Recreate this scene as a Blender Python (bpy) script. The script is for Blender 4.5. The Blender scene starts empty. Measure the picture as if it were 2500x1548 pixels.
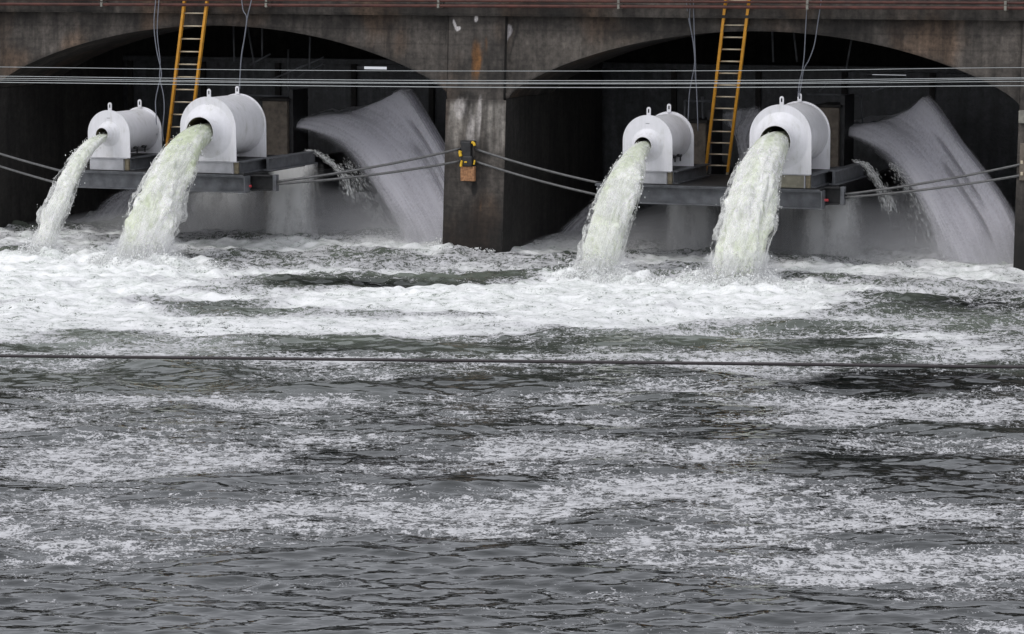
import bpy, math
import numpy as np
rng = np.random.default_rng(7)
SC = bpy.context.scene
COL = SC.collection

# ------------------------------------------------------------------ camera model
F = 7200.; PHI = math.radians(20.9); HOR = -130.
PITCH = math.atan((774-HOR)/F)
FH = np.array([-math.sin(PHI), math.cos(PHI), 0.]); RV = np.array([math.cos(PHI), math.sin(PHI), 0.])
ZU = np.array([0, 0, 1.])
FWD = FH*math.cos(PITCH)-ZU*math.sin(PITCH); UPV = FH*math.sin(PITCH)+ZU*math.cos(PITCH)
def ray(px, py): return FWD*F+RV*(px-1250)+UPV*(774-py)
CAM = -ray(1150, 616)*(61/F)
def pt(px, py, X=None, Y=None, Z=None):
    d = ray(px, py)
    for i, v in enumerate((X, Y, Z)):
        if v is not None: return CAM+d*((v-CAM[i])/d[i])

# ------------------------------------------------------------------ noise
def _hash(ix, iy, iz, seed):
    h = (ix*374761393 + iy*668265263 + iz*2147483647 + seed*974711) & 0xFFFFFFFF
    h = ((h ^ (h >> 13))*1274126177) & 0xFFFFFFFF
    return ((h ^ (h >> 16)) & 0xFFFF)/65535.
def vnoise(x, y, z=0., seed=0):
    x, y, z = np.broadcast_arrays(np.asarray(x, float), np.asarray(y, float), np.asarray(z, float))
    ix = np.floor(x).astype(np.int64); iy = np.floor(y).astype(np.int64); iz = np.floor(z).astype(np.int64)
    fx = x-ix; fy = y-iy; fz = z-iz
    fx = fx*fx*(3-2*fx); fy = fy*fy*(3-2*fy); fz = fz*fz*(3-2*fz)
    r = 0
    for a in (0, 1):
        for b in (0, 1):
            for c in (0, 1):
                w = (fx if a else 1-fx)*(fy if b else 1-fy)*(fz if c else 1-fz)
                r = r+w*_hash(ix+a, iy+b, iz+c, seed)
    return r*2-1
def fbm(x, y, z=0., o=4, seed=0):
    r = 0; a = .5; f = 1.; x = np.asarray(x, float); y = np.asarray(y, float); z = np.asarray(z, float)
    x, y, z = .8*x+.6*y*.64+.6*z*.768, -.6*x+.8*y*.64+.8*z*.768, -.768*y+.64*z
    for k in range(o):
        r = r+a*vnoise(x*f, y*f, z*f, seed+k*17); a *= .5; f *= 2.03
        x, y, z = .737*x+.676*y, -.676*x+.737*y, z+.37*k
    return r
def sstep(e0, e1, x):
    t = np.clip((x-e0)/(e1-e0), 0, 1); return t*t*(3-2*t)

# ------------------------------------------------------------------ object helpers
def tag(o, label=None, cat=None, group=None, kind=None):
    for k, v in (('label', label), ('category', cat), ('group', group), ('kind', kind)):
        if v: o[k] = v
    return o
def empty(name, loc, label=None, cat=None, group=None, kind=None):
    o = bpy.data.objects.new(name, None); COL.objects.link(o); o.location = loc
    o.empty_display_size = .2
    return tag(o, label, cat, group, kind)
class MB:
    def __init__(s): s.v = []; s.f = []; s.sm = []
    def add(s, vs, fs, smooth=False):
        n = len(s.v); s.v += [tuple(map(float, p)) for p in vs]
        s.f += [tuple(n+i for i in q) for q in fs]; s.sm += [smooth]*len(fs); return s
    def box(s, x0, x1, y0, y1, z0, z1):
        vs = [(x, y, z) for x in (x0, x1) for y in (y0, y1) for z in (z0, z1)]
        return s.add(vs, [(0, 1, 3, 2), (4, 6, 7, 5), (0, 4, 5, 1), (2, 3, 7, 6), (0, 2, 6, 4), (1, 5, 7, 3)])
    def tube(s, pts, r, n=8, caps=True, smooth=True):
        P = [np.array(p, float) for p in pts]; rr = r if hasattr(r, '__len__') else [r]*len(P)
        vs = []; ref = None
        for i, p in enumerate(P):
            t = P[min(i+1, len(P)-1)]-P[max(i-1, 0)]; t = t/(np.linalg.norm(t)+1e-9)
            if ref is None: ref = np.array([0, 0, 1.]) if abs(t[2]) < .9 else np.array([1., 0, 0])
            a = np.cross(t, ref); a /= np.linalg.norm(a)+1e-9; b = np.cross(a, t); ref = b
            for k in range(n):
                th = 2*math.pi*k/n; vs.append(p+(a*math.cos(th)+b*math.sin(th))*rr[i])
        fs = [(i*n+k, i*n+(k+1) % n, (i+1)*n+(k+1) % n, (i+1)*n+k) for i in range(len(P)-1) for k in range(n)]
        s.add(vs, fs, smooth)
        if caps:
            m = len(s.v)-len(vs)
            s.f += [tuple(m+k for k in range(n))[::-1], tuple(m+(len(P)-1)*n+k for k in range(n))]; s.sm += [False]*2
        return s
    def cyl(s, p, q, r, n=16): return s.tube([p, q], r, n)
    def prism(s, poly, d):           # poly: list of 3-D points, d: extrusion vector
        n = len(poly); d = np.array(d); A = [np.array(p) for p in poly]; B = [p+d for p in A]
        return s.add(A+B, [tuple(range(n))[::-1], tuple(range(n, 2*n))]+[(i, (i+1) % n, n+(i+1) % n, n+i) for i in range(n)])
    def beam(s, x0, x1, y0, y1, z0, z1, axis='X', fl=.03, web=.03):   # wide-flange section
        if axis == 'X':
            ym = (y0+y1)/2
            s.box(x0, x1, y0, y1, z1-fl, z1); s.box(x0, x1, y0, y1, z0, z0+fl); s.box(x0, x1, ym-web/2, ym+web/2, z0+fl, z1-fl)
        else:
            xm = (x0+x1)/2
            s.box(x0, x1, y0, y1, z1-fl, z1); s.box(x0, x1, y0, y1, z0, z0+fl); s.box(xm-web/2, xm+web/2, y0, y1, z0+fl, z1-fl)
        return s
    def build(s, name, mat, parent=None, bevel=0):
        me = bpy.data.meshes.new(name); me.from_pydata(s.v, [], s.f); me.materials.append(mat)
        me.polygons.foreach_set('use_smooth', s.sm); me.update()
        o = bpy.data.objects.new(name, me); COL.objects.link(o)
        if parent:
            o.parent = parent; o.matrix_parent_inverse = parent.matrix_basis.inverted()
        if bevel:
            m = o.modifiers.new('bevel', 'BEVEL'); m.width = bevel; m.segments = 2; m.limit_method = 'ANGLE'
        return o
def grid_mesh(name, P, mat, parent=None, attrs=None, smooth=True, wrap=False):
    nu, nv = P.shape[:2]; V = P.reshape(-1, 3)
    j = np.arange(nv if wrap else nv-1); i = np.arange(nu-1)
    I, J = np.meshgrid(i, j, indexing='ij'); J2 = (J+1) % nv
    Fc = np.stack([I*nv+J, (I+1)*nv+J, (I+1)*nv+J2, I*nv+J2], -1).reshape(-1, 4)
    me = bpy.data.meshes.new(name)
    me.vertices.add(len(V)); me.vertices.foreach_set('co', V.astype(np.float32).ravel())
    me.loops.add(Fc.size); me.loops.foreach_set('vertex_index', Fc.astype(np.int32).ravel())
    me.polygons.add(len(Fc)); me.polygons.foreach_set('loop_start', np.arange(0, Fc.size, 4, dtype=np.int32))
    me.update(calc_edges=True)
    me.polygons.foreach_set('use_smooth', np.full(len(Fc), smooth))
    for k, a in (attrs or {}).items():
        a = np.asarray(a, np.float32)
        if a.ndim == 3:
            c = np.ones((len(V), 4), np.float32); c[:, :3] = a.reshape(-1, 3)
            at = me.attributes.new(k, 'FLOAT_COLOR', 'POINT'); at.data.foreach_set('color', c.ravel())
        else:
            at = me.attributes.new(k, 'FLOAT', 'POINT'); at.data.foreach_set('value', a.ravel())
    me.materials.append(mat); me.update()
    o = bpy.data.objects.new(name, me); COL.objects.link(o)
    if parent:
        o.parent = parent; o.matrix_parent_inverse = parent.matrix_basis.inverted()
    return o

# ------------------------------------------------------------------ materials
class NT:
    def __init__(s, name):
        s.m = bpy.data.materials.new(name); s.m.use_nodes = True; s.t = s.m.node_tree; s.n = s.t.nodes
        s.b = s.n['Principled BSDF']; s.out = s.n['Material Output']
    def new(s, t, **k):
        n = s.n.new(t)
        for a, v in k.items(): setattr(n, a, v)
        return n
    def link(s, a, b): s.t.links.new(a, b); return s
    def coord(s, kind='Object', scale=(1, 1, 1)):
        tc = s.new('ShaderNodeTexCoord'); mp = s.new('ShaderNodeMapping'); mp.inputs['Scale'].default_value = scale
        s.link(tc.outputs[kind], mp.inputs['Vector']); return mp.outputs['Vector']
    def geo(s, scale=(1, 1, 1)):
        g = s.new('ShaderNodeNewGeometry'); mp = s.new('ShaderNodeMapping'); mp.inputs['Scale'].default_value = scale
        s.link(g.outputs['Position'], mp.inputs['Vector']); return mp.outputs['Vector']
    def noise(s, vec, scale, detail=4, rough=.55, dist=0.):
        n = s.new('ShaderNodeTexNoise'); n.inputs['Scale'].default_value = scale; n.inputs['Detail'].default_value = detail
        n.inputs['Roughness'].default_value = rough; n.inputs['Distortion'].default_value = dist
        s.link(vec, n.inputs['Vector']); return n.outputs['Fac']
    def ramp(s, fac, stops):
        r = s.new('ShaderNodeValToRGB'); e = r.color_ramp.elements
        while len(e) < len(stops): e.new(.5)
        for i, (p, c) in enumerate(stops):
            e[i].position = p; e[i].color = (c[0], c[1], c[2], 1) if hasattr(c, '__len__') else (c, c, c, 1)
        s.link(fac, r.inputs['Fac']); return r.outputs['Color']
    def math(s, op, a, b=None, clamp=False):
        n = s.new('ShaderNodeMath', operation=op); n.use_clamp = clamp
        for i, v in enumerate((a, b)):
            if v is None: continue
            if isinstance(v, (int, float)): n.inputs[i].default_value = v
            else: s.link(v, n.inputs[i])
        return n.outputs[0]
    def mix(s, fac, a, b):
        n = s.new('ShaderNodeMix', data_type='RGBA')
        for i, v in ((0, fac), (6, a), (7, b)):
            if isinstance(v, (int, float)): n.inputs[i].default_value = v
            elif hasattr(v, '__len__'): n.inputs[i].default_value = (*v, 1)
            else: s.link(v, n.inputs[i])
        return n.outputs[2]
    def attr(s, name, out='Fac'):
        a = s.new('ShaderNodeAttribute'); a.attribute_name = name; return a.outputs[out]
    def maprange(s, v, a, b, c=0, d=1, smooth=True):
        n = s.new('ShaderNodeMapRange'); n.interpolation_type = 'SMOOTHSTEP' if smooth else 'LINEAR'
        s.link(v, n.inputs[0])
        for i, x in enumerate((a, b, c, d)): n.inputs[i+1].default_value = x
        return n.outputs[0]
    def bump(s, h, strength=.3, dist=.02):
        b = s.new('ShaderNodeBump'); b.inputs['Strength'].default_value = strength; b.inputs['Distance'].default_value = dist
        s.link(h, b.inputs['Height']); s.link(b.outputs['Normal'], s.b.inputs['Normal']); return b
    def set(s, **k):
        for a, v in k.items():
            i = s.b.inputs[a.replace('_', ' ')]
            if hasattr(v, 'is_output') or isinstance(v, bpy.types.NodeSocket): s.link(v, i)
            elif hasattr(v, '__len__'): i.default_value = (*v, 1)
            else: i.default_value = v
        return s

def m_simple(name, col, rough=.6, metal=0, var=.3, sc=6, bump=.1):
    t = NT(name); n = t.noise(t.geo(), sc, 5, .6)
    a = tuple(c*(1-var) for c in col); b = tuple(min(1, c*(1+var)) for c in col)
    t.set(Base_Color=t.ramp(n, [(.3, a), (.7, b)]), Roughness=rough, Metallic=metal); t.bump(n, bump, .02); return t.m

def m_concrete(name, attr=True, col=(.06, .053, .047), wet=False):
    t = NT(name)
    v = t.geo(); big = t.noise(v, .9, 6, .65); fine = t.noise(v, 9, 6, .7)
    streak = t.noise(t.geo((3.2, 3.2, .35)), 1.6, 5, .65)
    base = t.attr('col', 'Color') if attr else t.ramp(big, [(.3, tuple(c*.6 for c in col)), (.7, tuple(c*1.4 for c in col))])
    k = t.ramp(fine, [(.28, .48), (.72, 1.55)]); k2 = t.ramp(streak, [(.3, .5), (.7, 1.5)])
    def mul(a, b):
        n = t.new('ShaderNodeMix', data_type='RGBA', blend_type='MULTIPLY'); n.inputs[0].default_value = 1
        t.link(a, n.inputs[6]); t.link(b, n.inputs[7]); return n.outputs[2]
    t.set(Base_Color=mul(mul(base, k), k2), Roughness=.45 if wet else .85)
    t.bump(fine, .5, .03); return t.m

def m_paint():
    t = NT('white_paint'); v = t.geo()
    n = t.noise(v, 2.2, 6, .65); st = t.noise(t.geo((7, 7, .7)), 1.5, 5, .7)
    dirt = t.ramp(t.math('MULTIPLY', n, st), [(.10, (.58, .57, .55)), (.20, (.76, .755, .77)), (.36, (.84, .83, .86))])
    t.set(Base_Color=dirt, Roughness=.42); t.bump(t.noise(v, 5, 3), .06, .02); return t.m
def m_interior():
    t = NT('algae_steel'); n = t.noise(t.geo(), 9, 5)
    t.set(Base_Color=t.ramp(n, [(.3, (.06, .055, .03)), (.7, (.16, .13, .07))]), Roughness=.35); return t.m

def m_jet():
    t = NT('falling_water'); c = t.attr('col', 'Color'); s = t.attr('s')
    st = t.noise(t.geo((7, 7, 3.)), 1.6, 5, .65, .4); fn = t.noise(t.geo((26, 26, 9)), 1.3, 4, .7)
    m = t.math('ADD', t.math('MULTIPLY', st, .8), t.math('MULTIPLY', fn, .2))
    k = t.ramp(m, [(.36, (.66, .68, .60)), (.48, (.82, .83, .79)), (.60, (.95, .95, .94))])
    mx = t.new('ShaderNodeMix', data_type='RGBA', blend_type='MULTIPLY'); mx.inputs[0].default_value = 1
    t.link(c, mx.inputs[6]); t.link(k, mx.inputs[7])
    t.set(Base_Color=mx.outputs[2], Roughness=.5, IOR=1.33); t.b.inputs['Specular IOR Level'].default_value = .3
    t.b.inputs['Subsurface Weight'].default_value = .3; t.b.inputs['Subsurface Radius'].default_value = (.06, .07, .05)
    t.bump(m, .12, .04)
    al = t.attr('alpha'); a2 = t.maprange(t.math('ADD', al, t.math('MULTIPLY', t.math('SUBTRACT', fn, .5), 1.6)), .3, .75)
    t.link(a2, t.b.inputs['Alpha']); return t.m

def m_foam(name='foam'):
    t = NT(name); n = t.noise(t.geo(), 14, 5, .7)
    t.set(Base_Color=t.ramp(n, [(.3, (.62, .64, .62)), (.6, (.9, .9, .89))]), Roughness=.6)
    t.b.inputs['Subsurface Weight'].default_value = .2; t.b.inputs['Subsurface Radius'].default_value = (.05, .05, .05)
    t.bump(n, .6, .03); return t.m

def m_spray(name, col=(.74, .74, .77), stretch=(5, 30), gain=1., lo=.25, hi=.8):
    # thin veil of falling drops: streaks run along the flow (attribute s), soft towards its borders (attribute alpha)
    t = NT(name)
    cx = t.new('ShaderNodeCombineXYZ'); t.link(t.math('MULTIPLY', t.attr('s'), stretch[0]), cx.inputs[0])
    t.link(t.math('MULTIPLY', t.attr('u'), stretch[1]), cx.inputs[1]); t.link(t.attr('layer'), cx.inputs[2])
    n = t.noise(cx.outputs[0], 1., 6, .62, .3); fn = t.noise(t.geo((1, 1, .6)), 22, 4, .75)
    m = t.math('ADD', t.math('MULTIPLY', n, .62), t.math('MULTIPLY', fn, .38))
    al = t.attr('alpha'); m = t.math('ADD', m, t.math('MULTIPLY', t.math('SUBTRACT', t.math('MINIMUM', al, 1.), 1.), .5))
    a = t.math('MULTIPLY', t.maprange(m, lo, hi), t.math('POWER', al, .4))
    a = t.math('MULTIPLY', a, gain, True)
    d = t.new('ShaderNodeBsdfDiffuse'); r = t.new('ShaderNodeBsdfTranslucent'); x = t.new('ShaderNodeBsdfTransparent')
    for q in (d, r): q.inputs['Color'].default_value = (*col, 1)
    m1 = t.new('ShaderNodeMixShader'); m1.inputs[0].default_value = .45; t.link(d.outputs[0], m1.inputs[1]); t.link(r.outputs[0], m1.inputs[2])
    m2 = t.new('ShaderNodeMixShader'); t.link(a, m2.inputs[0]); t.link(x.outputs[0], m2.inputs[1]); t.link(m1.outputs[0], m2.inputs[2])
    t.link(m2.outputs[0], t.out.inputs['Surface']); t.n.remove(t.b); return t.m

def m_water():
    t = NT('river_water'); foam = t.attr('foam'); aer = t.attr('aer')
    g = t.geo((1, 1.05, 1))
    wv = t.new('ShaderNodeVectorMath', operation='ADD')
    wn = t.new('ShaderNodeTexNoise'); wn.inputs['Scale'].default_value = 1.3; wn.inputs['Detail'].default_value = 3; t.link(g, wn.inputs['Vector'])
    ws = t.new('ShaderNodeVectorMath', operation='SCALE'); ws.inputs['Scale'].default_value = .35; t.link(wn.outputs['Color'], ws.inputs[0])
    t.link(g, wv.inputs[0]); t.link(ws.outputs[0], wv.inputs[1]); g = wv.outputs[0]
    n1 = t.noise(g, 2.2, 5, .62); n2 = t.noise(g, 8.5, 4, .6); n3 = t.noise(g, 34., 3, .6)
    # lacy pattern: cell walls of a fine voronoi
    vo = t.new('ShaderNodeTexVoronoi', feature='DISTANCE_TO_EDGE'); vo.inputs['Scale'].default_value = 5.5; t.link(g, vo.inputs['Vector'])
    lace = t.maprange(vo.outputs['Distance'], 0., .22, 1., 0.)
    tc = t.new('ShaderNodeNewGeometry'); mp = t.new('ShaderNodeMapping', vector_type='TEXTURE'); mp.inputs['Rotation'].default_value = (0, 0, PHI); mp.inputs['Scale'].default_value = (2.2, .62, 1)
    t.link(tc.outputs['Position'], mp.inputs['Vector']); nst = t.noise(mp.outputs['Vector'], 2.6, 6, .68, .35)
    N = t.math('ADD', t.math('ADD', t.math('MULTIPLY', n1, .17), t.math('MULTIPLY', n2, .26)), t.math('ADD', t.math('ADD', t.math('MULTIPLY', n3, .32), t.math('MULTIPLY', nst, .20)), t.math('MULTIPLY', lace, .05)))
    v = t.math('ADD', t.math('MULTIPLY', t.math('SUBTRACT', N, .5), 3.5), foam)
    fac = t.maprange(v, .42, .60)
    soft = t.maprange(v, .34, .6, 0., .12)
    fac = t.math('MAXIMUM', fac, soft)
    wat = t.mix(aer, (.006, .008, .007), (.19, .215, .175))
    hmix = t.math('ADD', t.math('MULTIPLY', nst, .55), t.math('ADD', t.math('MULTIPLY', n2, .25), t.math('MULTIPLY', n3, .2)))
    hi = t.ramp(hmix, [(.36, (.42, .46, .41)), (.46, (.74, .76, .73)), (.56, (.94, .94, .93))])
    shade = t.mix(t.maprange(foam, .55, .90), t.ramp(n2, [(.3, (.34, .34, .345)), (.65, (.56, .555, .565))]), hi)
    t.set(Base_Color=t.mix(fac, wat, shade), Roughness=t.maprange(fac, 0, 1, .04, .6), IOR=1.33)
    t.b.inputs['Specular IOR Level'].default_value = 1.
    rp = t.new('ShaderNodeMapping', vector_type='TEXTURE'); rp.inputs['Rotation'].default_value = (0, 0, PHI); rp.inputs['Scale'].default_value = (1.7, .8, 1)
    t.link(tc.outputs['Position'], rp.inputs['Vector']); rip = t.noise(rp.outputs['Vector'], 7.5, 2, .5, .3)
    h = t.math('ADD', t.math('MULTIPLY', rip, .8), t.math('MULTIPLY', fac, t.math('ADD', .35, t.math('MULTIPLY', n2, .9))))
    t.bump(h, .30, .035); return t.m

M = dict(paint=m_paint(), inner=m_interior(), jet=m_jet(), foam=m_foam(), water=m_water(),
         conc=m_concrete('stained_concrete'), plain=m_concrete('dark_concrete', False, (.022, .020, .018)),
         back=m_concrete('wet_concrete', False, (.045, .047, .05), True),
         deckc=m_concrete('deck_concrete', False, (.14, .13, .12)),
         steel=m_simple('galvanised_steel', (.13, .135, .145), .55, .15, .35, 5), dark=m_simple('dark_steel', (.03, .03, .031), .55, .3, .4, 8),
         pale=m_simple('pale_steel', (.46, .46, .48), .5, .1, .18, 4), angle=m_simple('stained_angle', (.26, .22, .15), .6, .1, .35, 12),
         olive=m_simple('stained_plate', (.27, .25, .19), .6, .1, .25, 7),
         yellow=m_simple('yellow_fibreglass', (.82, .385, .045), .45, 0, .18, 6), alu=m_simple('aluminium', (.60, .52, .38), .4, .3, .1, 6),
         cable=m_simple('grey_cable', (.17, .18, .21), .5, 0, .15, 8), wire=m_simple('bare_wire', (.42, .44, .44), .4, .3, .1, 3),
         rope=m_simple('wire_rope', (.13, .13, .13), .5, .4, .3, 14), blackrope=m_simple('dark_rope', (.035, .028, .03), .6, 0, .3, 8),
         red=m_simple('red_oxide_pipe', (.075, .022, .015), .6, 0, .45, 5), bracket=m_simple('pipe_clip', (.22, .21, .18), .6, 0, .3, 9),
         chain=m_simple('yellow_paint', (.75, .46, .02), .5, 0, .2, 12), wood=m_simple('weathered_timber', (.34, .17, .08), .8, 0, .5, 22),
         redmark=m_simple('red_tape', (.55, .05, .06), .5, 0, .2, 10), block=m_simple('timber_block', (.15, .125, .10), .85, 0, .35, 7),
         ground=m_simple('river_bank', (.08, .085, .055), .9, 0, .4, .5))

# ------------------------------------------------------------------ layout constants
BAT = .075                                  # batter of the pier face: y of face = BAT*z
SPR, CROWN, TOP = 3.17, 4.60, 4.86
BAY = 11.95
PIERS = [(-12.72, -11.40), (-.63, .70), (11.28, 12.67)]
ARCHES = [(-23.06, -12.72), (-11.40, -.63), (.70, 11.28), (12.67, 23.23)]
def arch_z(x, a, b):
    m = (a+b)/2; h = (b-a)/2; u = np.clip(np.abs(np.asarray(x)-m)/h, 0, 1)
    ell = np.sqrt(np.clip(1-u**2, 0, 1)); par = 1-u**2
    return SPR+(CROWN-SPR)*(.42*ell+.58*par)

# ------------------------------------------------------------------ arched bridge
br = empty('arched_bridge', (0, 1.5, 0), 'dark stained concrete bridge of low arches on thick piers over the churning water', 'bridge')
def conc_col(X, Z, seed=0):
    n = fbm(X*.5, Z*.9, seed, 5, 3+seed); m = fbm(X*1.9, Z*3.2, 3.3, 4, 9)
    base = np.array([.060, .052, .045])*np.clip(1+1.15*n+.8*m, .2, 3)[..., None]
    band = 1-.22*sstep(.0, .05, .07-np.abs((Z*3.3) % 1-.5)*.0-np.abs(((Z*3.3) % 1)-.08))   # shuttering board lines
    base = base*band[..., None]
    warm = sstep(.05, .4, fbm(X*.8+7, Z*.5, 1.7, 4, 21)); base = base*(1+warm[..., None]*np.array([.38, .08, -.14]))
    vs = fbm(X*5, Z*.35, .5, 4, 33); base = base*(1+.5*vs[..., None])
    up = sstep(4.35, 4.8, Z)*.35; base = base*(1-up[..., None])                            # darker band under the cornice
    return np.clip(base, .008, .8)
def blob(X, Z, x, z, rx, rz): return np.exp(-((X-x)/rx)**2-((Z-z)/rz)**2)
def lerp(c, t, k): return c*(1-k[..., None])+np.array(t)*k[..., None]
# spandrels, one sheet of wall over each arch
for a, b in ARCHES:
    xs = np.linspace(a-.12, b, 420); zz = np.linspace(0, 1, 56)
    az = arch_z(xs, a, b); az[0] = SPR; az[-1] = SPR
    Z = az[:, None]+(TOP-az[:, None])*zz[None, :]; X = np.repeat(xs[:, None], 56, 1)
    Y = BAT*Z+.12+.012*fbm(X*2, Z*2, 0, 3, 4)
    c = conc_col(X, Z)
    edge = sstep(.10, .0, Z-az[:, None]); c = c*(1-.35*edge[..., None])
    if abs(a-.70) < .1:                       # pale spalled patch right of the middle pier
        p0 = pt(1237, 76, Y=.47); sh = (Z-p0[2])
        k = blob(X-.10*sh, Z, p0[0]+.02, p0[2], .12, .13)+blob(X-.22*sh, Z, p0[0]+.0, p0[2]-.22, .07, .26)*.95
        k = sstep(.42, .62, k+.25*fbm(X*9, Z*6, 2, 4, 5)); c = lerp(c, (.42, .39, .39), k)
        k2 = sstep(.35, .8, blob(X-.25*(Z-p0[2]), Z, p0[0]+.22, p0[2]-.15, .035, .5)); c = lerp(c, (.02, .018, .016), k2*.8)
        c = lerp(c, (.15, .13, .11), .5*blob(X, Z, 2.6, 4.15, 1.3, .35))
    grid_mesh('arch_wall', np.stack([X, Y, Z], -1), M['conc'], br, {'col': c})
    # barrel under the arch
    ys = np.linspace(0, 1, 24); azb = arch_z(xs, a, b); azb[0] = azb[-1] = SPR
    Xb = np.repeat(xs[:, None], 24, 1); Zb = np.repeat(azb[:, None], 24, 1); Yb = (BAT*Zb+.12)+(3.1-BAT*Zb-.12)*ys[None, :]
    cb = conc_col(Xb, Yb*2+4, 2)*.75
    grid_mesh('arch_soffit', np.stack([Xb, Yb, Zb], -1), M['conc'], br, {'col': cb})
# piers with battered fronts
for i, (a, b) in enumerate(PIERS):
    xs = np.linspace(a, b, 80); zs = np.concatenate([np.linspace(-1.2, SPR-.03, 150), np.linspace(SPR-.029, TOP, 90)])
    X, Z = np.meshgrid(xs, zs, indexing='ij')
    lower = Z < SPR-.029; X = np.where(lower, X, np.minimum(X, b-.07))
    Y = BAT*Z-np.where(lower, .03, 0)+.012*fbm(X*3, Z*3, i, 3, 4)
    c = conc_col(X, Z, i)
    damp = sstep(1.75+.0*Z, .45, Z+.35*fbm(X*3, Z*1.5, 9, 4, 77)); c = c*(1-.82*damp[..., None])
    if i == 1:
        pale = sstep(SPR, SPR-.2, Z)*sstep(1.7, 3.0, Z+.6*fbm(X*4, Z*.5, 0, 3, 8)); c = lerp(c, (.25, .23, .205), .85*pale*sstep(-.35, .3, fbm(X*7, Z*1.2, 1, 4, 12)))
        wh = blob(X, Z, -.32, 2.95, .14, .25)+blob(X, Z, .12, 2.75, .05, .5)+blob(X, Z, -.05, 2.3, .13, .55)*.8
        c = lerp(c, (.40, .37, .35), .8*sstep(.25, .8, wh+.5*fbm(X*8, Z*3, 3, 4, 6)))
        ru = blob(X, Z, .02, 4.05, .14, .55)+.6*blob(X, Z, .22, 4.3, .06, .35); c = lerp(c, (.20, .085, .02), .75*sstep(.3, .9, ru+.7*fbm(X*7, Z*1.5, 5, 4, 2)))
        sp = blob(X+.35*(Z-4.67), Z, -.49, 4.67, .035, .14)+blob(X, Z, -.40, 4.60, .05, .05)+.8*blob(X, Z, -.02, 4.8, .06, .1); c = lerp(c, (.5, .47, .46), sstep(.42, .6, sp+.2*fbm(X*11, Z*8, 5, 3, 3)))
        dk = blob(X, Z, .05, 1.33, .08, .18); c = lerp(c, (.008, .007, .006), sstep(.3, .6, dk))
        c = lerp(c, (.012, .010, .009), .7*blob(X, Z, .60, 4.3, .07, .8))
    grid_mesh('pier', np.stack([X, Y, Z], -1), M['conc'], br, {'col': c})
    mb = MB()                                 # flanks, the pilaster returns and the dividing wall behind
    for x, s in ((a, 0), (b, 1)):
        mb.add([(x, BAT*-1.2-.03, -1.2), (x, 6.2, -1.2), (x, 6.2, SPR), (x, BAT*SPR-.03, SPR)], [(0, 1, 2, 3)])
        u = x-(.07 if s else 0); mb.add([(u, BAT*SPR-.02, SPR), (u, .2+BAT*SPR, SPR), (u, .2+BAT*TOP, TOP), (u, BAT*TOP-.02, TOP)], [(0, 1, 2, 3)])
        mb.add([(x, 3.1, SPR), (x, 6.2, SPR), (x, 6.2, 5.), (x, 3.1, 5.)], [(0, 1, 2, 3)])
    mb.build('pier_flank', M['plain'], br)
mb = MB()
for a, b in PIERS: mb.box(a+.004, b-.004, 3.0, 3.1, SPR, 4.9)
for a, b in ARCHES:
    n = 60; xs = np.linspace(a, b, n); z = arch_z(xs, a, b)
    mb.add([(x, 3.1, q) for x, q in zip(xs, z)]+[(x, 3.1, 4.9) for x in xs], [(i, i+1, n+i+1, n+i) for i in range(n-1)])
mb.build('rear_arch_wall', M['plain'], br)
# cornice and deck
xs = np.linspace(-23, 23.2, 900)
prof = [(BAT*TOP+.10, TOP), (BAT*TOP-.10, TOP), (BAT*TOP-.12, TOP+.05), (BAT*TOP-.12, 5.12), (BAT*TOP-.05, 5.15), (BAT*TOP-.05, 5.55), (BAT*TOP+.2, 5.55)]
P = np.array([[(x, y, z) for y, z in prof] for x in xs]); PX = P[..., 0]
ccol = conc_col(P[..., 0], P[..., 2]+P[..., 1], 1)*1.05
grid_mesh('cornice', P, M['conc'], br, {'col': ccol}, smooth=False)
MB().box(-23, 23.2, BAT*TOP+.2, 9.5, 4.98, 5.5).build('deck', M['deckc'], br)

MB().box(-23, 23.2, BAT*TOP-.03, BAT*TOP+.2, 5.552, 7.3).build('unseen_parapet', M['plain'], br, .01)  # unseen wall added above the deck, height set for dark reflections in the water
MB().box(-23, 23.2, BAT*TOP-.07, BAT*TOP+.24, 7.302, 7.38).build('unseen_coping', M['plain'], br, .01)  # top course of the added wall, also out of view
# pipes on the face above the cornice
def facept(px, py, off=-.3): return pt(px, py, Y=BAT*TOP+off)
def face_pipe(y0, y1, r, label, group):
    a = facept(-700, y0-4); b = facept(3200, y1+4); m = facept(1250, (y0+y1)/2)
    t = empty('red_pipe', m, label, 'pipe', group)
    path = [a+(b-a)*k for k in np.linspace(0, 1, 40)]
    for q in path: q[1] = BAT*TOP-.3
    MB().tube(path, r, 10).build('pipe_run', M['red'], t)
    for k in range(9):
        q = a+(b-a)*((k+.55)/9); q[1] = BAT*TOP-.3
        MB().box(q[0]-.025, q[0]+.025, q[1]-r-.012, BAT*TOP-.118, q[2]-r-.012, q[2]+r+.012).build('pipe_clip', M['bracket'], t, .004)
face_pipe(11.0, 19, .034, 'lower dull red pipe clipped along the top of the bridge face', 'red pipes along the bridge')
face_pipe(-1.0, 6, .026, 'upper thinner dull red pipe running along the top of the bridge face', 'red pipes along the bridge')

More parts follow.
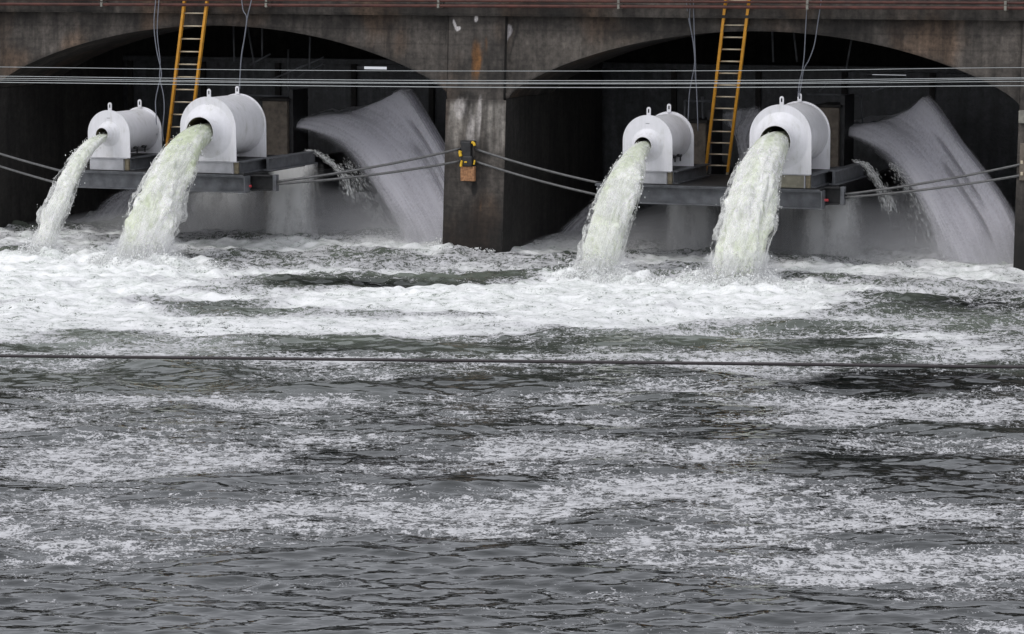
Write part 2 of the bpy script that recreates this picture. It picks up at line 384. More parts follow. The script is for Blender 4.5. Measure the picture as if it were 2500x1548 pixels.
# ------------------------------------------------------------------ wall and fittings deep in the bays
bw = empty('intake_wall', (0, 6.6, 0), 'dark wet concrete wall at the back of the arched bays behind the spray', 'wall')
LZ = pt(640, 142, Y=6.5)[2]
mb = MB()
slits = [(pt(868, 165, Y=6.5)[0], pt(944, 165, Y=6.5)[0], .055), (pt(2116, 183, Y=6.5)[0], pt(2212, 183, Y=6.5)[0], .03)]
SZ = pt(905, 167, Y=6.5)[2]
xcut = [-23.]
for s0, s1, _ in slits: xcut += [s0, s1]
xcut += [23.]
mb.box(-23, 23, 6.5, 7.0, -1.5, SZ-.042)
for k in range(0, len(xcut)-1, 2): mb.box(xcut[k], xcut[k+1], 6.5, 7.0, SZ-.042, SZ+.042)
mb.box(slits[1][0]+.002, slits[1][1]-.002, 6.52, 6.98, SZ-.041, SZ+.012)
mb.box(-23, 23, 6.5, 7.0, SZ+.042, LZ)
mb.build('wall_face', M['back'], bw)
MB().box(-23, 23, 6.34, 6.498, LZ-.10, LZ+.02).build('ledge', M['back'], bw, .01)
MB().box(-23, 23, 8.6, 9.0, SZ+.055, 4.976).build('upper_wall', M['plain'], bw)
mb = MB()
for k in range(-11, 12): mb.box(k*1.95+.3, k*1.95+.42, 6.42, 6.498, -.5, LZ-.104)
mb.build('buttress', M['plain'], bw)

# pipe-and-angle gear hanging in the bays (lift frames)
def frame_gear(lines, Y, label, r=.022):
    t = empty('hanging_frame', pt(lines[0][0][0], lines[0][0][1], Y=Y), label, 'pipe frame', 'pipe frames in the bays')
    for ln in lines: MB().tube([pt(x, y, Y=Y) for x, y in ln], r, 6).build('pipe', M['steel'], t)
frame_gear([[(600, 232), (706, 236)], [(704, 120), (704, 300)], [(640, 204), (790, 140)], [(724, 190), (790, 155)], [(610, 158), (660, 132)], [(570, 60), (572, 150)], [(604, 60), (622, 165)], [(640, 60), (640, 142)], [(757, 90), (755, 182)]], 4.4, 'thin pipe frame in the shadow behind the big tank of the left pair')
frame_gear([[(1972, 229), (2104, 234)], [(2102, 232), (2106, 300)], [(1985, 253), (2050, 256)], [(2046, 255), (2050, 370)], [(2130, 225), (2190, 200)], [(2000, 222), (2020, 205)], [(1885, 60), (1888, 152)], [(1936, 60), (1946, 152)], [(2080, 90), (2066, 168)]], 4.4, 'thin pipe frame in the shadow behind the big tank of the right pair')
frame_gear([[(1672, 246), (1735, 247)], [(1714, 236), (1722, 390)], [(1672, 246), (1672, 300)]], 4.2, 'thin pipe frame in the shadow behind the ladder of the right pair', .03)

def bolt_row(mb, x0, x1, y, z, n, r=.012):
    for k in range(n):
        x = x0+(x1-x0)*(k+.5)/n; mb.cyl((x, y, z), (x, y-.018, z), r, 6)
# concrete gate blocks standing in the bays
for (x0, x1, y0, y1), Y, lab in (((640, 702, 246, 400), 3.6, 'brown concrete block standing right behind the big tank of the left pair'),
                                 ((1996, 2046, 262, 400), 3.4, 'dark block standing right behind the big tank of the right pair'),
                                 ((1684, 1722, 300, 410), 3.6, 'narrow dark block behind the small tank of the right pair')):
    p = pt(x0, y0, Y=Y); q = pt(x1, y1, Y=Y)
    t = empty('gate_block', ((p[0]+q[0])/2, Y+.5, 0), lab, 'gate block', 'gate blocks in the bays')
    MB().box(p[0], q[0], Y, Y+1.0, -.6, p[2]).build('block_body', M['block'], t, .02)
    MB().box(p[0]-.05, q[0]+.05, Y-.05, Y+1.05, p[2]+.002, p[2]+.06).build('cap', M['plain'], t, .01)
    MB().box(q[0]+.003, q[0]+.10, Y+.1, Y+.9, -.6, p[2]+.25).build('guide_rail', M['dark'], t)

# ------------------------------------------------------------------ tanks, platforms
YL, YR = -1.62, -.42                                      # plane of the tank fronts, left and right pair
def tank(cx, yf, zb, w, h, noz_r, shell_k, label, beam_right, length=1.42, noz_dz=0., fittings=True):
    """upright-arch end plates, horizontal shell between them, flared outlet in front"""
    t = empty('outlet_tank', (cx, yf+length/2, zb), label, 'outlet tank', 'white outlet tanks')
    R = w/2; zc = zb+h-R; n = 40; zn = zc-noz_dz
    def plate(y, th):
        poly = [(cx+R, y, zb)]+[(cx+R*math.cos(a), y, zc+R*math.sin(a)) for a in np.linspace(0, math.pi, n)]+[(cx-R, y, zb)]
        return poly
    # front plate with a round hole: ring strip between outline and hole
    rb = noz_r*1.75
    rb = min(rb, R*.985-noz_dz*.5); out = []; inn = []; N = 96
    for k in range(N):
        a = 2*math.pi*k/N; ca, sa = math.cos(a), math.sin(a)
        if sa >= 0: o = (cx+R*ca, zc+R*sa)
        else:
            tx = R/abs(ca) if abs(ca) > 1e-6 else 1e9; tz = (zc-zb)/abs(sa); m = min(tx, tz); o = (cx+m*ca, zc+m*sa)
        out.append(o); inn.append((cx+rb*ca, zn+rb*sa))
    # make sure both bottom corners exist
    for sx in (1, -1):
        k = min(range(N), key=lambda q: (out[q][0]-(cx+sx*R))**2+(out[q][1]-zb)**2); out[k] = (cx+sx*R, zb)
    vs = []; th = .03
    for y in (yf, yf+th):
        vs += [(x, y, z) for x, z in out]+[(x, y, z) for x, z in inn]
    fs = []
    for k in range(N):
        k2 = (k+1) % N
        fs += [(k, k2, N+k2, N+k), (2*N+k, 3*N+k, 3*N+k2, 2*N+k2), (k, 2*N+k, 2*N+k2, k2), (N+k, N+k2, 3*N+k2, 3*N+k)]
    MB().add(vs, fs).build('front_plate', M['paint'], t)
    MB().prism(plate(yf+length, .03), (0, .03, 0)).build('rear_plate', M['paint'], t, .004)
    # shell
    rs = R*shell_k; m = 72
    Pg = np.array([[(cx+rs*math.cos(a), y, zc+rs*math.sin(a)) for a in np.linspace(0, 2*math.pi, m, endpoint=False)] for y in np.linspace(yf+.031, yf+length-.001, 3)])
    grid_mesh('shell', Pg, M['paint'], t, wrap=True)
    # flared outlet: smooth trumpet from the plate to the round mouth
    prot = .38 if noz_r > .25 else .30; ks = np.linspace(0, 1, 22); rows = []
    for k in ks:
        r = noz_r+(rb-noz_r)*(1-k)**3.; rows.append([(cx+r*math.cos(a), yf-prot*k, zn+r*math.sin(a)) for a in np.linspace(0, 2*math.pi, m, endpoint=False)])
    for r, y in ((noz_r-.004, yf-prot-.004), (noz_r-.012, yf-prot+.002)):
        rows.append([(cx+r*math.cos(a), y, zn+r*math.sin(a)) for a in np.linspace(0, 2*math.pi, m, endpoint=False)])
    no = grid_mesh('nozzle', np.array(rows), M['paint'], t, wrap=True)
    rows = [[(cx+(noz_r-.012)*math.cos(a), y, zn+(noz_r-.012)*math.sin(a)) for a in np.linspace(0, 2*math.pi, m, endpoint=False)] for y in np.linspace(yf-prot+.003, yf+.9, 8)]
    rows.append([(cx+.01*math.cos(a), yf+.9, zn+.01*math.sin(a)) for a in np.linspace(0, 2*math.pi, m, endpoint=False)])
    grid_mesh('pipe_bore', np.array(rows), M['inner'], t, wrap=True)
    # lifting eyes
    for y in (yf+.06, yf+length-.04):
        zt = zc+R-.012; e = MB(); wv, hh = .042, .17
        o = [(-wv, 0), (-wv, hh-wv)]+[(-wv*math.cos(a), hh-wv+wv*math.sin(a)) for a in np.linspace(.2, math.pi-.2, 9)]+[(wv, hh-wv), (wv, 0)]
        ii = [(-.017, .055), (-.017, hh-.055)]+[(-.017*math.cos(a), hh-.055+.017*math.sin(a)) for a in np.linspace(.2, math.pi-.2, 9)]+[(.017, hh-.055), (.017, .055)]
        n2 = len(o); v = [(cx+p, y+d, zt+q) for d in (0, .022) for p, q in o+ii]
        f = []
        for k in range(n2-1):
            f += [(k, k+1, n2+k+1, n2+k), (2*n2+k, 3*n2+k, 3*n2+k+1, 2*n2+k+1), (k, 2*n2+k, 2*n2+k+1, k+1), (n2+k, n2+k+1, 3*n2+k+1, 3*n2+k)]
        f += [(n2-1, 0, n2, 2*n2-1), (2*n2+n2-1, 4*n2-1, 3*n2, 2*n2)]
        e.add(v, f).build('lifting_eye', M['paint'], t)
    # small mark under the front eye, flange bolts and drain fitting on the right
    e = MB(); e.box(cx-.04, cx+.04, yf-.006, yf-.001, zc+R-.17, zc+R-.163); e.build('weld_mark', M['steel'], t)
    for dy in ((.50, .85) if fittings else ()):
        f = MB()
        x = cx+rs*.80; z = zc-rs*.68
        f.cyl((x-.05, yf+dy, z), (x+.06, yf+dy, z-.02), .030, 10); f.cyl((x+.03, yf+dy-.07, z-.02), (x+.04, yf+dy+.08, z-.0), .013, 8); f.cyl((x+.04, yf+dy, z-.0), (x+.04, yf+dy, z-.12), .016, 8)
        f.build('drain_valve', M['dark'], t)
    return t, zn

# left pair
def xz(px, py, Y): p = pt(px, py, Y=Y); return p[0], p[2]
TK = []
def make_tank(pl, pr, ptop, pbot, Y, nr, sk, label, ndz=0., fit=True):
    x0, zb = xz(pl, pbot, Y); x1, _ = xz(pr, pbot, Y); zt = xz((pl+pr)/2, ptop, Y)[1]
    t, zc = tank((x0+x1)/2, Y, zb, x1-x0, zt-zb, nr, sk, label, True, 1.42, ndz, fit)
    TK.append(((x0+x1)/2, Y, zb, x1-x0, zc, nr)); return t
make_tank(215.5, 317.5, 269, 383, YL, .150, .90, 'small white tank with narrow outlet, leftmost of the four')
make_tank(441, 576.5, 236, 391, YL, .318, .965, 'large white tank right of the left ladder, its jet greenest', .07, False)
make_tank(1520, 1641, 281, 415, YR, .190, .91, 'small white tank standing left of the right ladder', .08)
make_tank(1829, 1980, 255, 422, YR, .320, .95, 'large white tank right of the right ladder with the widest jet', .08, False)
for i in range(4): print('tank', [round(float(v), 2) for v in TK[i]])

def platform(label, Y, xl, xr, zt, zb, peds, side_px, bk, depth=3.1):
    """front beam from xl to xr, pedestals under the tanks, side beams running back, bracket with turnbuckle on the right"""
    t = empty('steel_platform', ((xl+xr)/2, Y+depth/2, zb), label, 'platform', 'steel platforms under the tanks')
    yb = Y-.06
    MB().beam(xl, xr, yb, yb+.26, zb, zt, 'X', .028, .02).build('front_beam', M['steel'], t)
    MB().box(xr+.001, xr+.02, yb+.0, yb+.26, zb+.002, zt-.002).build('end_plate', M['steel'], t)
    e = MB()
    for x in np.arange(xl+.5, xr, 1.35): e.beam(x-.09, x+.09, yb+.27, 6.45, zb+.03, zt-.005, 'Y', .025, .02)
    e.build('joist', M['dark'], t)
    e = MB(); e.box(xl, xr, yb+.02, Y+depth-.15, zt+.002, zt+.035); e.build('deck_plate', M['dark'], t, .004)
    MB().box(xl+.02, xr-.02, yb-.012, yb+.018, zt+.002, zt+.022).build('edge_angle', M['steel'], t)
    for (cx, zt2, pw0, pw1, mt) in peds:
        MB().box(pw0, pw1, Y+.02, Y+.07, zt+.04, zt2-.022).build('pedestal_plate', M[mt], t, .004)
        MB().box(pw0-.02, pw1+.12, Y-.015, Y+.10, zt2-.020, zt2-.003).build('pedestal_flange', M['pale'], t, .003)
        MB().box(pw1+.002, pw1+.018, Y+.0, Y+.09, zt+.038, zt2-.023).build('web_stiffener', M['pale'], t)
        MB().box(pw1+.022, pw1+.11, Y+.06, Y+.12, zt+.038, zt2-.023).build('angle_post', M['angle'], t, .004)
        e = MB(); e.beam(pw1+.03, pw1+.21, Y+.13, Y+2.35, zt+.04, zt2-.004, 'Y', .025, .02); e.build('side_beam', M['steel'], t)
        e = MB(); e.beam(pw0-.05, pw0+.12, Y+.13, Y+2.35, zt+.04, zt2-.004, 'Y', .025, .02); e.build('side_beam', M['steel'], t)
        e = MB(); e.box(pw0+.14, pw1+.01, Y+.14, Y+2.2, zt2-.05, zt2-.006); e.build('tank_bed', M['dark'], t)
    # outer girder along the right side
    cx, zt2, pw0, pw1, _ = peds[-1]
    e = MB(); e.beam(pw1+.24, pw1+.44, Y+1.0, Y+depth+.2, zt+.04, zt2+.02, 'Y', .025, .06); e.build('outer_girder', M['steel'], t)
    (a, zt3), (b, zb3) = xz(bk[0], bk[2], Y+.35), xz(bk[1], bk[3], Y+.35)
    e = MB(); e.box(a, b, Y+.35, Y+.42, zb3, zt3); e.box(a, b, Y+.2, Y+.349, zt3-.02, zt3); e.box(a, b, Y+.2, Y+.349, zb3, zb3+.02)
    e.build('cable_bracket', M['dark'], t, .004)
    e = MB(); e.box(b+.002, b+.08, Y+.30, Y+.44, zb3-.01, zt3+.01); e.build('bracket_plate', M['steel'], t, .004)
    e = MB(); e.cyl((a-.05, Y+.17, zb3+.09), (a+.1, Y+.17, zb3+.09), .026, 8); e.build('red_pin', M['redmark'], t)
    return t, (b+.08, Y+.35, (zt3+zb3)/2)
Pl = [TK[0], TK[1]]; Pr = [TK[2], TK[3]]
def ped(T, l, r, Y, mt='pale'): return (T[0], T[2], xz(l, 400, Y)[0], xz(r, 400, Y)[0], mt)
xl0 = xz(150, 440, YL)[0]; xr0, zt0 = xz(598, 430, YL); zb0 = xz(598, 471, YL)[1]
plat1, br1 = platform('grey steel platform carrying the left pair of white tanks', YL, xl0, xr0, zt0, zb0,
                      [ped(TK[0], 218, 299, YL), ped(TK[1], 450, 566, YL)], 0, (612, 668, 426, 465))
xl1 = xz(1455, 450, YR)[0]; xr1, zt1 = xz(2006, 466, YR); zb1 = xz(2006, 511, YR)[1]
plat2, br2 = platform('grey steel platform carrying the right pair of white tanks', YR, xl1, xr1, zt1, zb1,
                      [ped(TK[2], 1530, 1625, YR), ped(TK[3], 1850, 1963, YR, 'olive')], 0, (2016, 2052, 456, 499))
print('plat', zt0, zb0, zt1, zb1)

# ------------------------------------------------------------------ ladders
def ladder(tl, tr, foot, Yt, zf, label):
    fl = pt(foot[0], foot[1], Z=zf); a = pt(tl[0], tl[1], Y=Yt); b = pt(tr[0], tr[1], Y=Yt); w = b[0]-a[0]
    d = (a-fl); base = fl; top = fl+d*((5.9-fl[2])/d[2])
    t = empty('ladder', base, label, 'ladder', 'yellow ladders')
    u = (top-base)/np.linalg.norm(top-base); nrm = np.cross(u, [1, 0, 0]); nrm /= np.linalg.norm(nrm)
    L = np.linalg.norm(top-base)
    for x in (0, w):
        o = np.array([x, 0, 0]); h = .028; g = .045
        q = [base+o+np.array([sx*h, 0, 0])+nrm*sy*g for sx, sy in ((-1, -1), (1, -1), (1, 1), (-1, 1))]
        st = MB().prism([p+u*.09 for p in q], u*(L-.09)).build('stile', M['yellow'], t, .004)
        MB().prism([p+u*.0 for p in q], u*.088).build('foot', M['alu'], st)
    n = int(L/.305)
    for k in range(n):
        c = base+u*(.23+k*.305)
        MB().cyl(c+np.array([.02, 0, 0]), c+np.array([w-.02, 0, 0]), .0165, 10).build('rung', M['alu'], t)
    return t
ladder((451, 0), (506, 0), (404, 392), .10, zt0+.04, 'yellow ladder with metal rungs between the left two tanks')
ladder((1772, 0), (1829, 0), (1722, 424), .10, zt1+.04, 'yellow ladder with metal rungs standing between the right two tanks')

# ------------------------------------------------------------------ cables
def smooth_path(P, n=8):
    P = [np.array(p, float) for p in P]; P = [2*P[0]-P[1]]+P+[2*P[-1]-P[-2]]; out = []
    for i in range(1, len(P)-2):
        for t in np.linspace(0, 1, n, endpoint=False):
            a, b, c, d = P[i-1:i+3]
            out.append(.5*((2*b)+(-a+c)*t+(2*a-5*b+4*c-d)*t*t+(-a+3*b-3*c+d)*t**3))
    out.append(P[-2]); return out
def px_cable(name, pts, Y, r, mat, label, cat, group=None, Y2=None):
    n = len(pts); ys = np.linspace(Y, Y if Y2 is None else Y2, n)
    path = smooth_path([pt(x, y, Y=yy) for (x, y), yy in zip(pts, ys)])
    o = MB().tube(path, r, 8).build(name, mat, None); return tag(o, label, cat, group)
G = 'power cables hanging down the bridge face'
px_cable('power_cable', [(381, -45), (380, 0), (376, 60), (382, 120), (394, 178), (388, 205), (380, 245), (381, 280), (383, 330)], .06, .011, M['cable'], 'thin grey cable hanging left of the left ladder, the strand that bows left', 'cable', G, -.3)
px_cable('power_cable', [(390, -45), (388, 0), (384, 80), (391, 150), (390, 190), (399, 232), (401, 270), (397, 318), (399, 345)], .05, .011, M['cable'], 'thin grey cable hanging left of the left ladder, the strand nearest the ladder', 'cable', G, -.3)
px_cable('power_cable', [(586, -45), (590, 0), (594, 26), (602, 44), (597, 90), (589, 140), (584, 218)], .06, .011, M['cable'], 'grey cable above the large left tank, the one bending at the top', 'cable', G, -.2)
px_cable('power_cable', [(622, -45), (614, 0), (605, 38), (599, 80), (591, 130), (587, 170), (585, 218)], .03, .012, M['cable'], 'grey cable above the large left tank, the one slanting in from the right', 'cable', G, -.2)
px_cable('power_cable', [(1675, -45), (1676, 0), (1681, 45), (1691, 95), (1696, 150), (1690, 190), (1683, 230), (1680, 295)], .06, .011, M['cable'], 'leftmost grey cable hanging over the small right tank', 'cable', G, .9)
px_cable('power_cable', [(1688, -45), (1686, 0), (1684, 50), (1694, 110), (1697, 165), (1698, 200)], .04, .010, M['cable'], 'short middle strand of the three cables left of the right ladder', 'cable', G, .6)
px_cable('power_cable', [(1694, -45), (1693, 0), (1695, 80), (1698, 150), (1699, 190), (1702, 250), (1704, 320)], .02, .011, M['cable'], 'grey cable hanging nearest the left side of the right ladder', 'cable', G, .9)
px_cable('power_cable', [(1972, -45), (1971, 0), (1967, 70), (1963, 140), (1958, 175), (1952, 200), (1948, 236)], .06, .011, M['cable'], 'straight grey cable dropping to the top of the large right tank', 'cable', G, .7)
px_cable('power_cable', [(2008, -45), (2005, 0), (1996, 60), (1988, 110), (1975, 146), (1963, 168), (1957, 200), (1951, 238)], .03, .011, M['cable'], 'curved grey cable swinging in from the right over the large right tank', 'cable', G, .7)

# stay cables between the piers and the platforms
def stay(p, q, r, sag, label, mat='rope'):
    path = [p+(q-p)*k-ZU*sag*4*k*(1-k) for k in np.linspace(0, 1, 24)]
    return tag(MB().tube(path, r, 8).build('stay_cable', M[mat], None), label, 'stay cable', 'steel stays holding the platforms')
A1 = pt(1132, 361, Y=.10); A2 = pt(1132, 392, Y=.08); A3 = pt(1160, 364, Y=.10); A4 = pt(1160, 394, Y=.08)
stay(A1, np.array(br1)+np.array([0, 0, .03]), .026, .06, 'upper steel stay running from the middle pier left to the platform')
stay(A2, np.array(br1)+np.array([0, 0, -.02]), .026, .06, 'lower steel stay running from the middle pier left to the platform')
stay(A3, pt(1465, 447, Y=YR+.1), .026, .04, 'upper steel stay running from the middle pier right toward the right platform')
stay(A4, pt(1470, 478, Y=YR+.1), .026, .04, 'lower steel stay running from the middle pier right toward the right platform')
stay(pt(-80, 350, Y=-.3), pt(160, 420, Y=YL+.1), .026, .02, 'upper steel stay coming in from the left edge to the leftmost tank')
stay(pt(-80, 380, Y=-.3), pt(170, 455, Y=YL+.1), .026, .02, 'lower steel stay coming in from the left edge to the leftmost tank')
B1 = pt(2520, 395, Y=.12); B2 = pt(2520, 423, Y=.1)
stay(np.array(br2)+np.array([0, 0, .03]), B1, .024, .05, 'upper steel stay rising from the right platform to the right edge')
stay(np.array(br2)+np.array([0, 0, -.03]), B2, .024, .05, 'lower steel stay rising from the right platform to the right edge')

# anchor on the middle pier
def fpt(px, py, off=0):
    p = pt(px, py, Y=.1); return pt(px, py, Y=BAT*p[2]-.04-off)
c0 = fpt(1144, 376, .1); an = empty('cable_anchor', fpt(1146, 405, .05), 'black cable anchor with yellow chain on a timber block, fixed to the middle pier', 'cable anchor')
def pbox(px0, px1, py0, py1, off, th, bevel, name, mat, par):
    a = fpt(px0, py1, off); b = fpt(px1, py0, off); y = min(a[1], b[1])
    return MB().box(a[0], b[0], y-th, y, a[2], b[2]).build(name, mat, par, bevel)
pbox(1131, 1156, 345, 392, .02, .14, .02, 'hook_block', M['dark'], an)
pbox(1128, 1162, 343, 352, .0, .10, .01, 'bracket_plate', M['dark'], an)
pbox(1133, 1158, 380, 406, .05, .12, .03, 'shackle', M['dark'], an)
pbox(1128, 1163, 406, 441, .02, .09, .008, 'timber_block', M['wood'], an)
def ch(pts, r=.028, off=.18): MB().tube(smooth_path([fpt(x, y, off) for x, y in pts], 5), r, 8).build('yellow_chain', M['chain'], an)
ch([(1124, 368), (1123, 374), (1125, 382)], .036); ch([(1128, 392), (1126, 400), (1125, 407)], .027); ch([(1134, 396), (1140, 396)], .018)
ch([(1152, 347), (1157, 350), (1159, 356)], .03); ch([(1159, 391), (1158, 397), (1157, 402)], .018)
# fittings on the right pier
an2 = empty('cable_anchor', fpt(2497, 410, 0), 'rusty plate with bolts on the right pier where the stays end', 'cable anchor')
pbox(2489, 2535, 350, 440, .0, .04, .008, 'anchor_plate', M['block'], an2)
pbox(2489, 2530, 270, 300, .0, .12, .01, 'top_bracket', M['bracket'], an2)
for yy in (362, 392, 420): pbox(2492, 2498, yy, yy+8, .04, .03, .006, 'bolt', M['alu'], an2)

# wires high in front of the bridge and one low rope across the river
WY = -9.
def wire(ys, r, label, mat='wire', Y=WY, name='overhead_wire', group='thin wires strung in front of the bridge', cat='wire'):
    xs = [-400, 0, 700, 1250, 1900, 2500, 2900]
    y = [ys[0]-(ys[1]-ys[0])*.5]+ys+[ys[-1]-(ys[-2]-ys[-1])*-.6]
    o = MB().tube(smooth_path([pt(a, b, Y=Y) for a, b in zip(xs, y)], 10), r, 8).build(name, M[mat], None)
    return tag(o, label, cat, group)
wire([163.5, 171.5, 173.5, 172, 165], .0042, 'topmost thin pale wire, strung well above the other four')
wire([186, 194, 197, 196, 190], .005, 'first wire of the group of four just below the topmost wire')
wire([191, 199.5, 202.5, 201.5, 193], .005, 'second wire of the group of four across the arches')
wire([195.5, 202, 204.5, 204, 199], .005, 'third wire of the group of four across the arches')
wire([201, 209, 213.5, 213, 209.5], .006, 'lowest pale wire of the five strung across the arches')
wire([869, 876, 882, 889, 896], .022, 'dark rope stretched low over the foamy river across the whole view', 'blackrope', -21., 'river_rope', 'x', 'rope')
if 'group' in bpy.data.objects['river_rope']: del bpy.data.objects['river_rope']['group']

M['jetveil'] = m_spray('drop_veil', (.9, .9, .89), (3., 40), .8, .30, .66)
# ------------------------------------------------------------------ water jets
JETS = []
def jet(T, prot, land, r_prof, seed, green, label, fill=.42):
    cx, yf, zb, w, zc, nr = T
    n0 = np.array([cx, yf-prot-.0, zc-(nr-r_prof[0][1])-.008]); L = pt(land[0], land[1], Z=0)
    Yl = L[1]; dx = L[0]-cx
    NS, NT_ = 420, 260
    s = np.linspace(-.14, 1.03, NS)[:, None]; th = np.linspace(0, 2*math.pi, NT_, endpoint=False)[None, :]
    sp = np.clip(s, 0, None)
    g2 = 1.
    cy = n0[1]+(Yl-n0[1])*s; cz = n0[2]*(1-(.22*sp+.78*sp**2)*1.)-.0; cxx = cx+dx*sp+.04*np.sin(sp*6+seed)*sp
    # frame: tangent in the YZ plane
    dy = (Yl-n0[1])*np.ones_like(s); dz = -n0[2]*(.22+1.56*sp)*np.where(s > 0, 1, 0)
    ln = np.sqrt(dy**2+dz**2); ty, tz = dy/ln, dz/ln
    ny, nz = -tz, ty                                    # normal in plane
    ny, nz = np.where(nz < 0, -ny, ny), np.where(nz < 0, -nz, nz)
    kk, rr = zip(*r_prof); r = np.interp(s, kk, rr)
    flat = .95-.2*sstep(0, .3, sp)                           # somewhat flattened front to back
    # advected turbulence
    arc = np.cumsum(np.concatenate([[0], np.sqrt(np.diff(cy[:, 0])**2+np.diff(cz[:, 0])**2)]))[:, None]
    ux, uy = np.cos(th)*r, np.sin(th)*r
    amp = .008+.050*sstep(.0, .7, sp)+.02*sp
    d = (1.1*fbm(ux*5, uy*5, arc*1.2+seed, 4, seed)+.4*fbm(ux*14, uy*14, arc*3, 4, seed+5)+.12*fbm(ux*34, uy*34, arc*6, 3, seed+9))*amp*(.62+r*1.2)
    lobes = np.maximum(0, fbm(ux*3.6+4, uy*3.6, arc*3.2, 3, seed+40))**1.2*.20*sstep(.1, .7, sp)
    rad = r+d+lobes
    X = cxx+np.cos(th)*rad; q = np.sin(th)*rad*flat
    top_cut = nr*fill-nr                                # surface inside the mouth does not fill the pipe
    q = np.where(q > 0, q*(fill+(1-fill)*sstep(.0, .34, s)), q)
    Y = cy+ny*q; Z = cz+nz*q
    # colour: green glassy core, white aerated borders and streaks
    st = fbm(ux*7, uy*7, arc*1.6, 4, seed+70); st2 = fbm(ux*2.6, uy*2.6, arc*1.1, 3, seed+80)
    core = np.abs(np.cos(th))*np.ones_like(s)
    gk = np.clip(.64+1.5*st+1.5*st2-.45*core**2, 0, 1)*green*(1-.35*sp)
    white = np.array([.95, .945, .925]); grn = np.array([.70, .755, .56])
    c = white*(1-gk[..., None])+grn*gk[..., None]
    gl = sstep(.22, .0, sp)*np.ones_like(th); glass = np.array([.46, .49, .40]); gm = gl*np.clip(.55+1.2*fbm(ux*16, uy*16, arc*4, 3, seed+3), 0, 1)
    c = c*(1-gm[..., None])+glass*gm[..., None]
    al = 1.3-.85*sstep(.74, 1.02, sp)*np.ones_like(th)
    sA = s*np.ones_like(th)
    P = np.stack([X, Y, Z], -1)
    root = empty('water_jet', (cx, (n0[1]+Yl)/2, 0), label, 'water jet', 'water jets from the tanks')
    grid_mesh('stream', P, M['jet'], root, {'col': c, 'alpha': al, 's': sA}, wrap=True)
    # loose outer veil of drops round the solid stream
    rv = rad*(1.03)+.01+.10*sstep(.05, .8, sp)*(.6+fbm(ux*3, uy*3, arc*2, 3, seed+200))
    qv = np.sin(th)*rv*flat*1.06; qv = np.where(qv > 0, qv*(fill+(1-fill)*sstep(.0, .34, s)), qv)
    Pv = np.stack([cxx+np.cos(th)*rv, cy+ny*qv, cz+nz*qv], -1)[30:, :]
    av = np.clip(sstep(.08, .4, sp)*(.22+.42*fbm(ux*6, uy*6, arc*5, 4, seed+210)+.14*sp), 0, .8)[30:, :]
    th2 = np.broadcast_to(th/6.283, sA.shape)[30:, :]
    grid_mesh('outer_drops', Pv, M['jetveil'], root, {'u': np.abs(th2*2-1), 's': sA[30:, :]*4, 'alpha': av*3, 'layer': np.full(sA[30:, :].shape, float(seed))}, wrap=True)
    # torn off drops and clots round the stream
    mb = MB(); R2 = np.random.default_rng(seed+100)
    ico = [(0, 0, 1), (.894, 0, .447), (.276, .851, .447), (-.724, .526, .447), (-.724, -.526, .447), (.276, -.851, .447), (.724, .526, -.447), (-.276, .851, -.447), (-.894, 0, -.447), (-.276, -.851, -.447), (.724, -.526, -.447), (0, 0, -1)]
    icf = [(0, 1, 2), (0, 2, 3), (0, 3, 4), (0, 4, 5), (0, 5, 1), (1, 6, 2), (2, 7, 3), (3, 8, 4), (4, 9, 5), (5, 10, 1), (6, 7, 2), (7, 8, 3), (8, 9, 4), (9, 10, 5), (10, 6, 1), (11, 7, 6), (11, 8, 7), (11, 9, 8), (11, 10, 9), (11, 6, 10)]
    ico = np.array(ico)
    for k in range(800):
        i = int((R2.random()**.7)*(NS-14))+10; j = int(R2.integers(NT_)); p = P[i, j]; ctr = np.array([cxx[i, 0], cy[i, 0], cz[i, 0]])
        o = p-ctr; off = abs(R2.normal())*.07*(.2+sp[i, 0]); q = p+o/np.linalg.norm(o)*off+R2.normal(size=3)*.015
        if q[2] < .02: continue
        a = (.004+.010*R2.random()**3)*(1 if R2.random() < .95 else 2.)
        mb.add(ico*a*np.array([1, 1, 1.6])+q, icf, True)
    mb.build('flying_drops', M['foam'], root)
    JETS.append((cx+dx, Yl, r_prof[-1][1], w)); return P
jet(TK[0], .30, (96, 634), [(-.05, .125), (.0, .125), (.12, .155), (.35, .17), (.7, .185), (1.03, .16)], 11, .45, 'thin white water jet falling from the leftmost small tank', .35)
jet(TK[1], .38, (340, 648), [(-.05, .275), (0, .275), (.12, .31), (.35, .39), (.6, .45), (.85, .46), (1.03, .44)], 23, 1., 'broad greenish water jet falling from the large left tank', .8)
jet(TK[2], .30, (1458, 682), [(-.05, .162), (0, .162), (.12, .215), (.35, .31), (.6, .36), (.85, .34), (1.03, .30)], 37, .7, 'narrower water jet falling from the small tank of the right pair', .85)
jet(TK[3], .38, (1788, 696), [(-.05, .28), (0, .28), (.12, .35), (.35, .42), (.6, .43), (.85, .42), (1.03, .40)], 53, .75, 'widest water jet falling from the large tank of the right pair', .9)

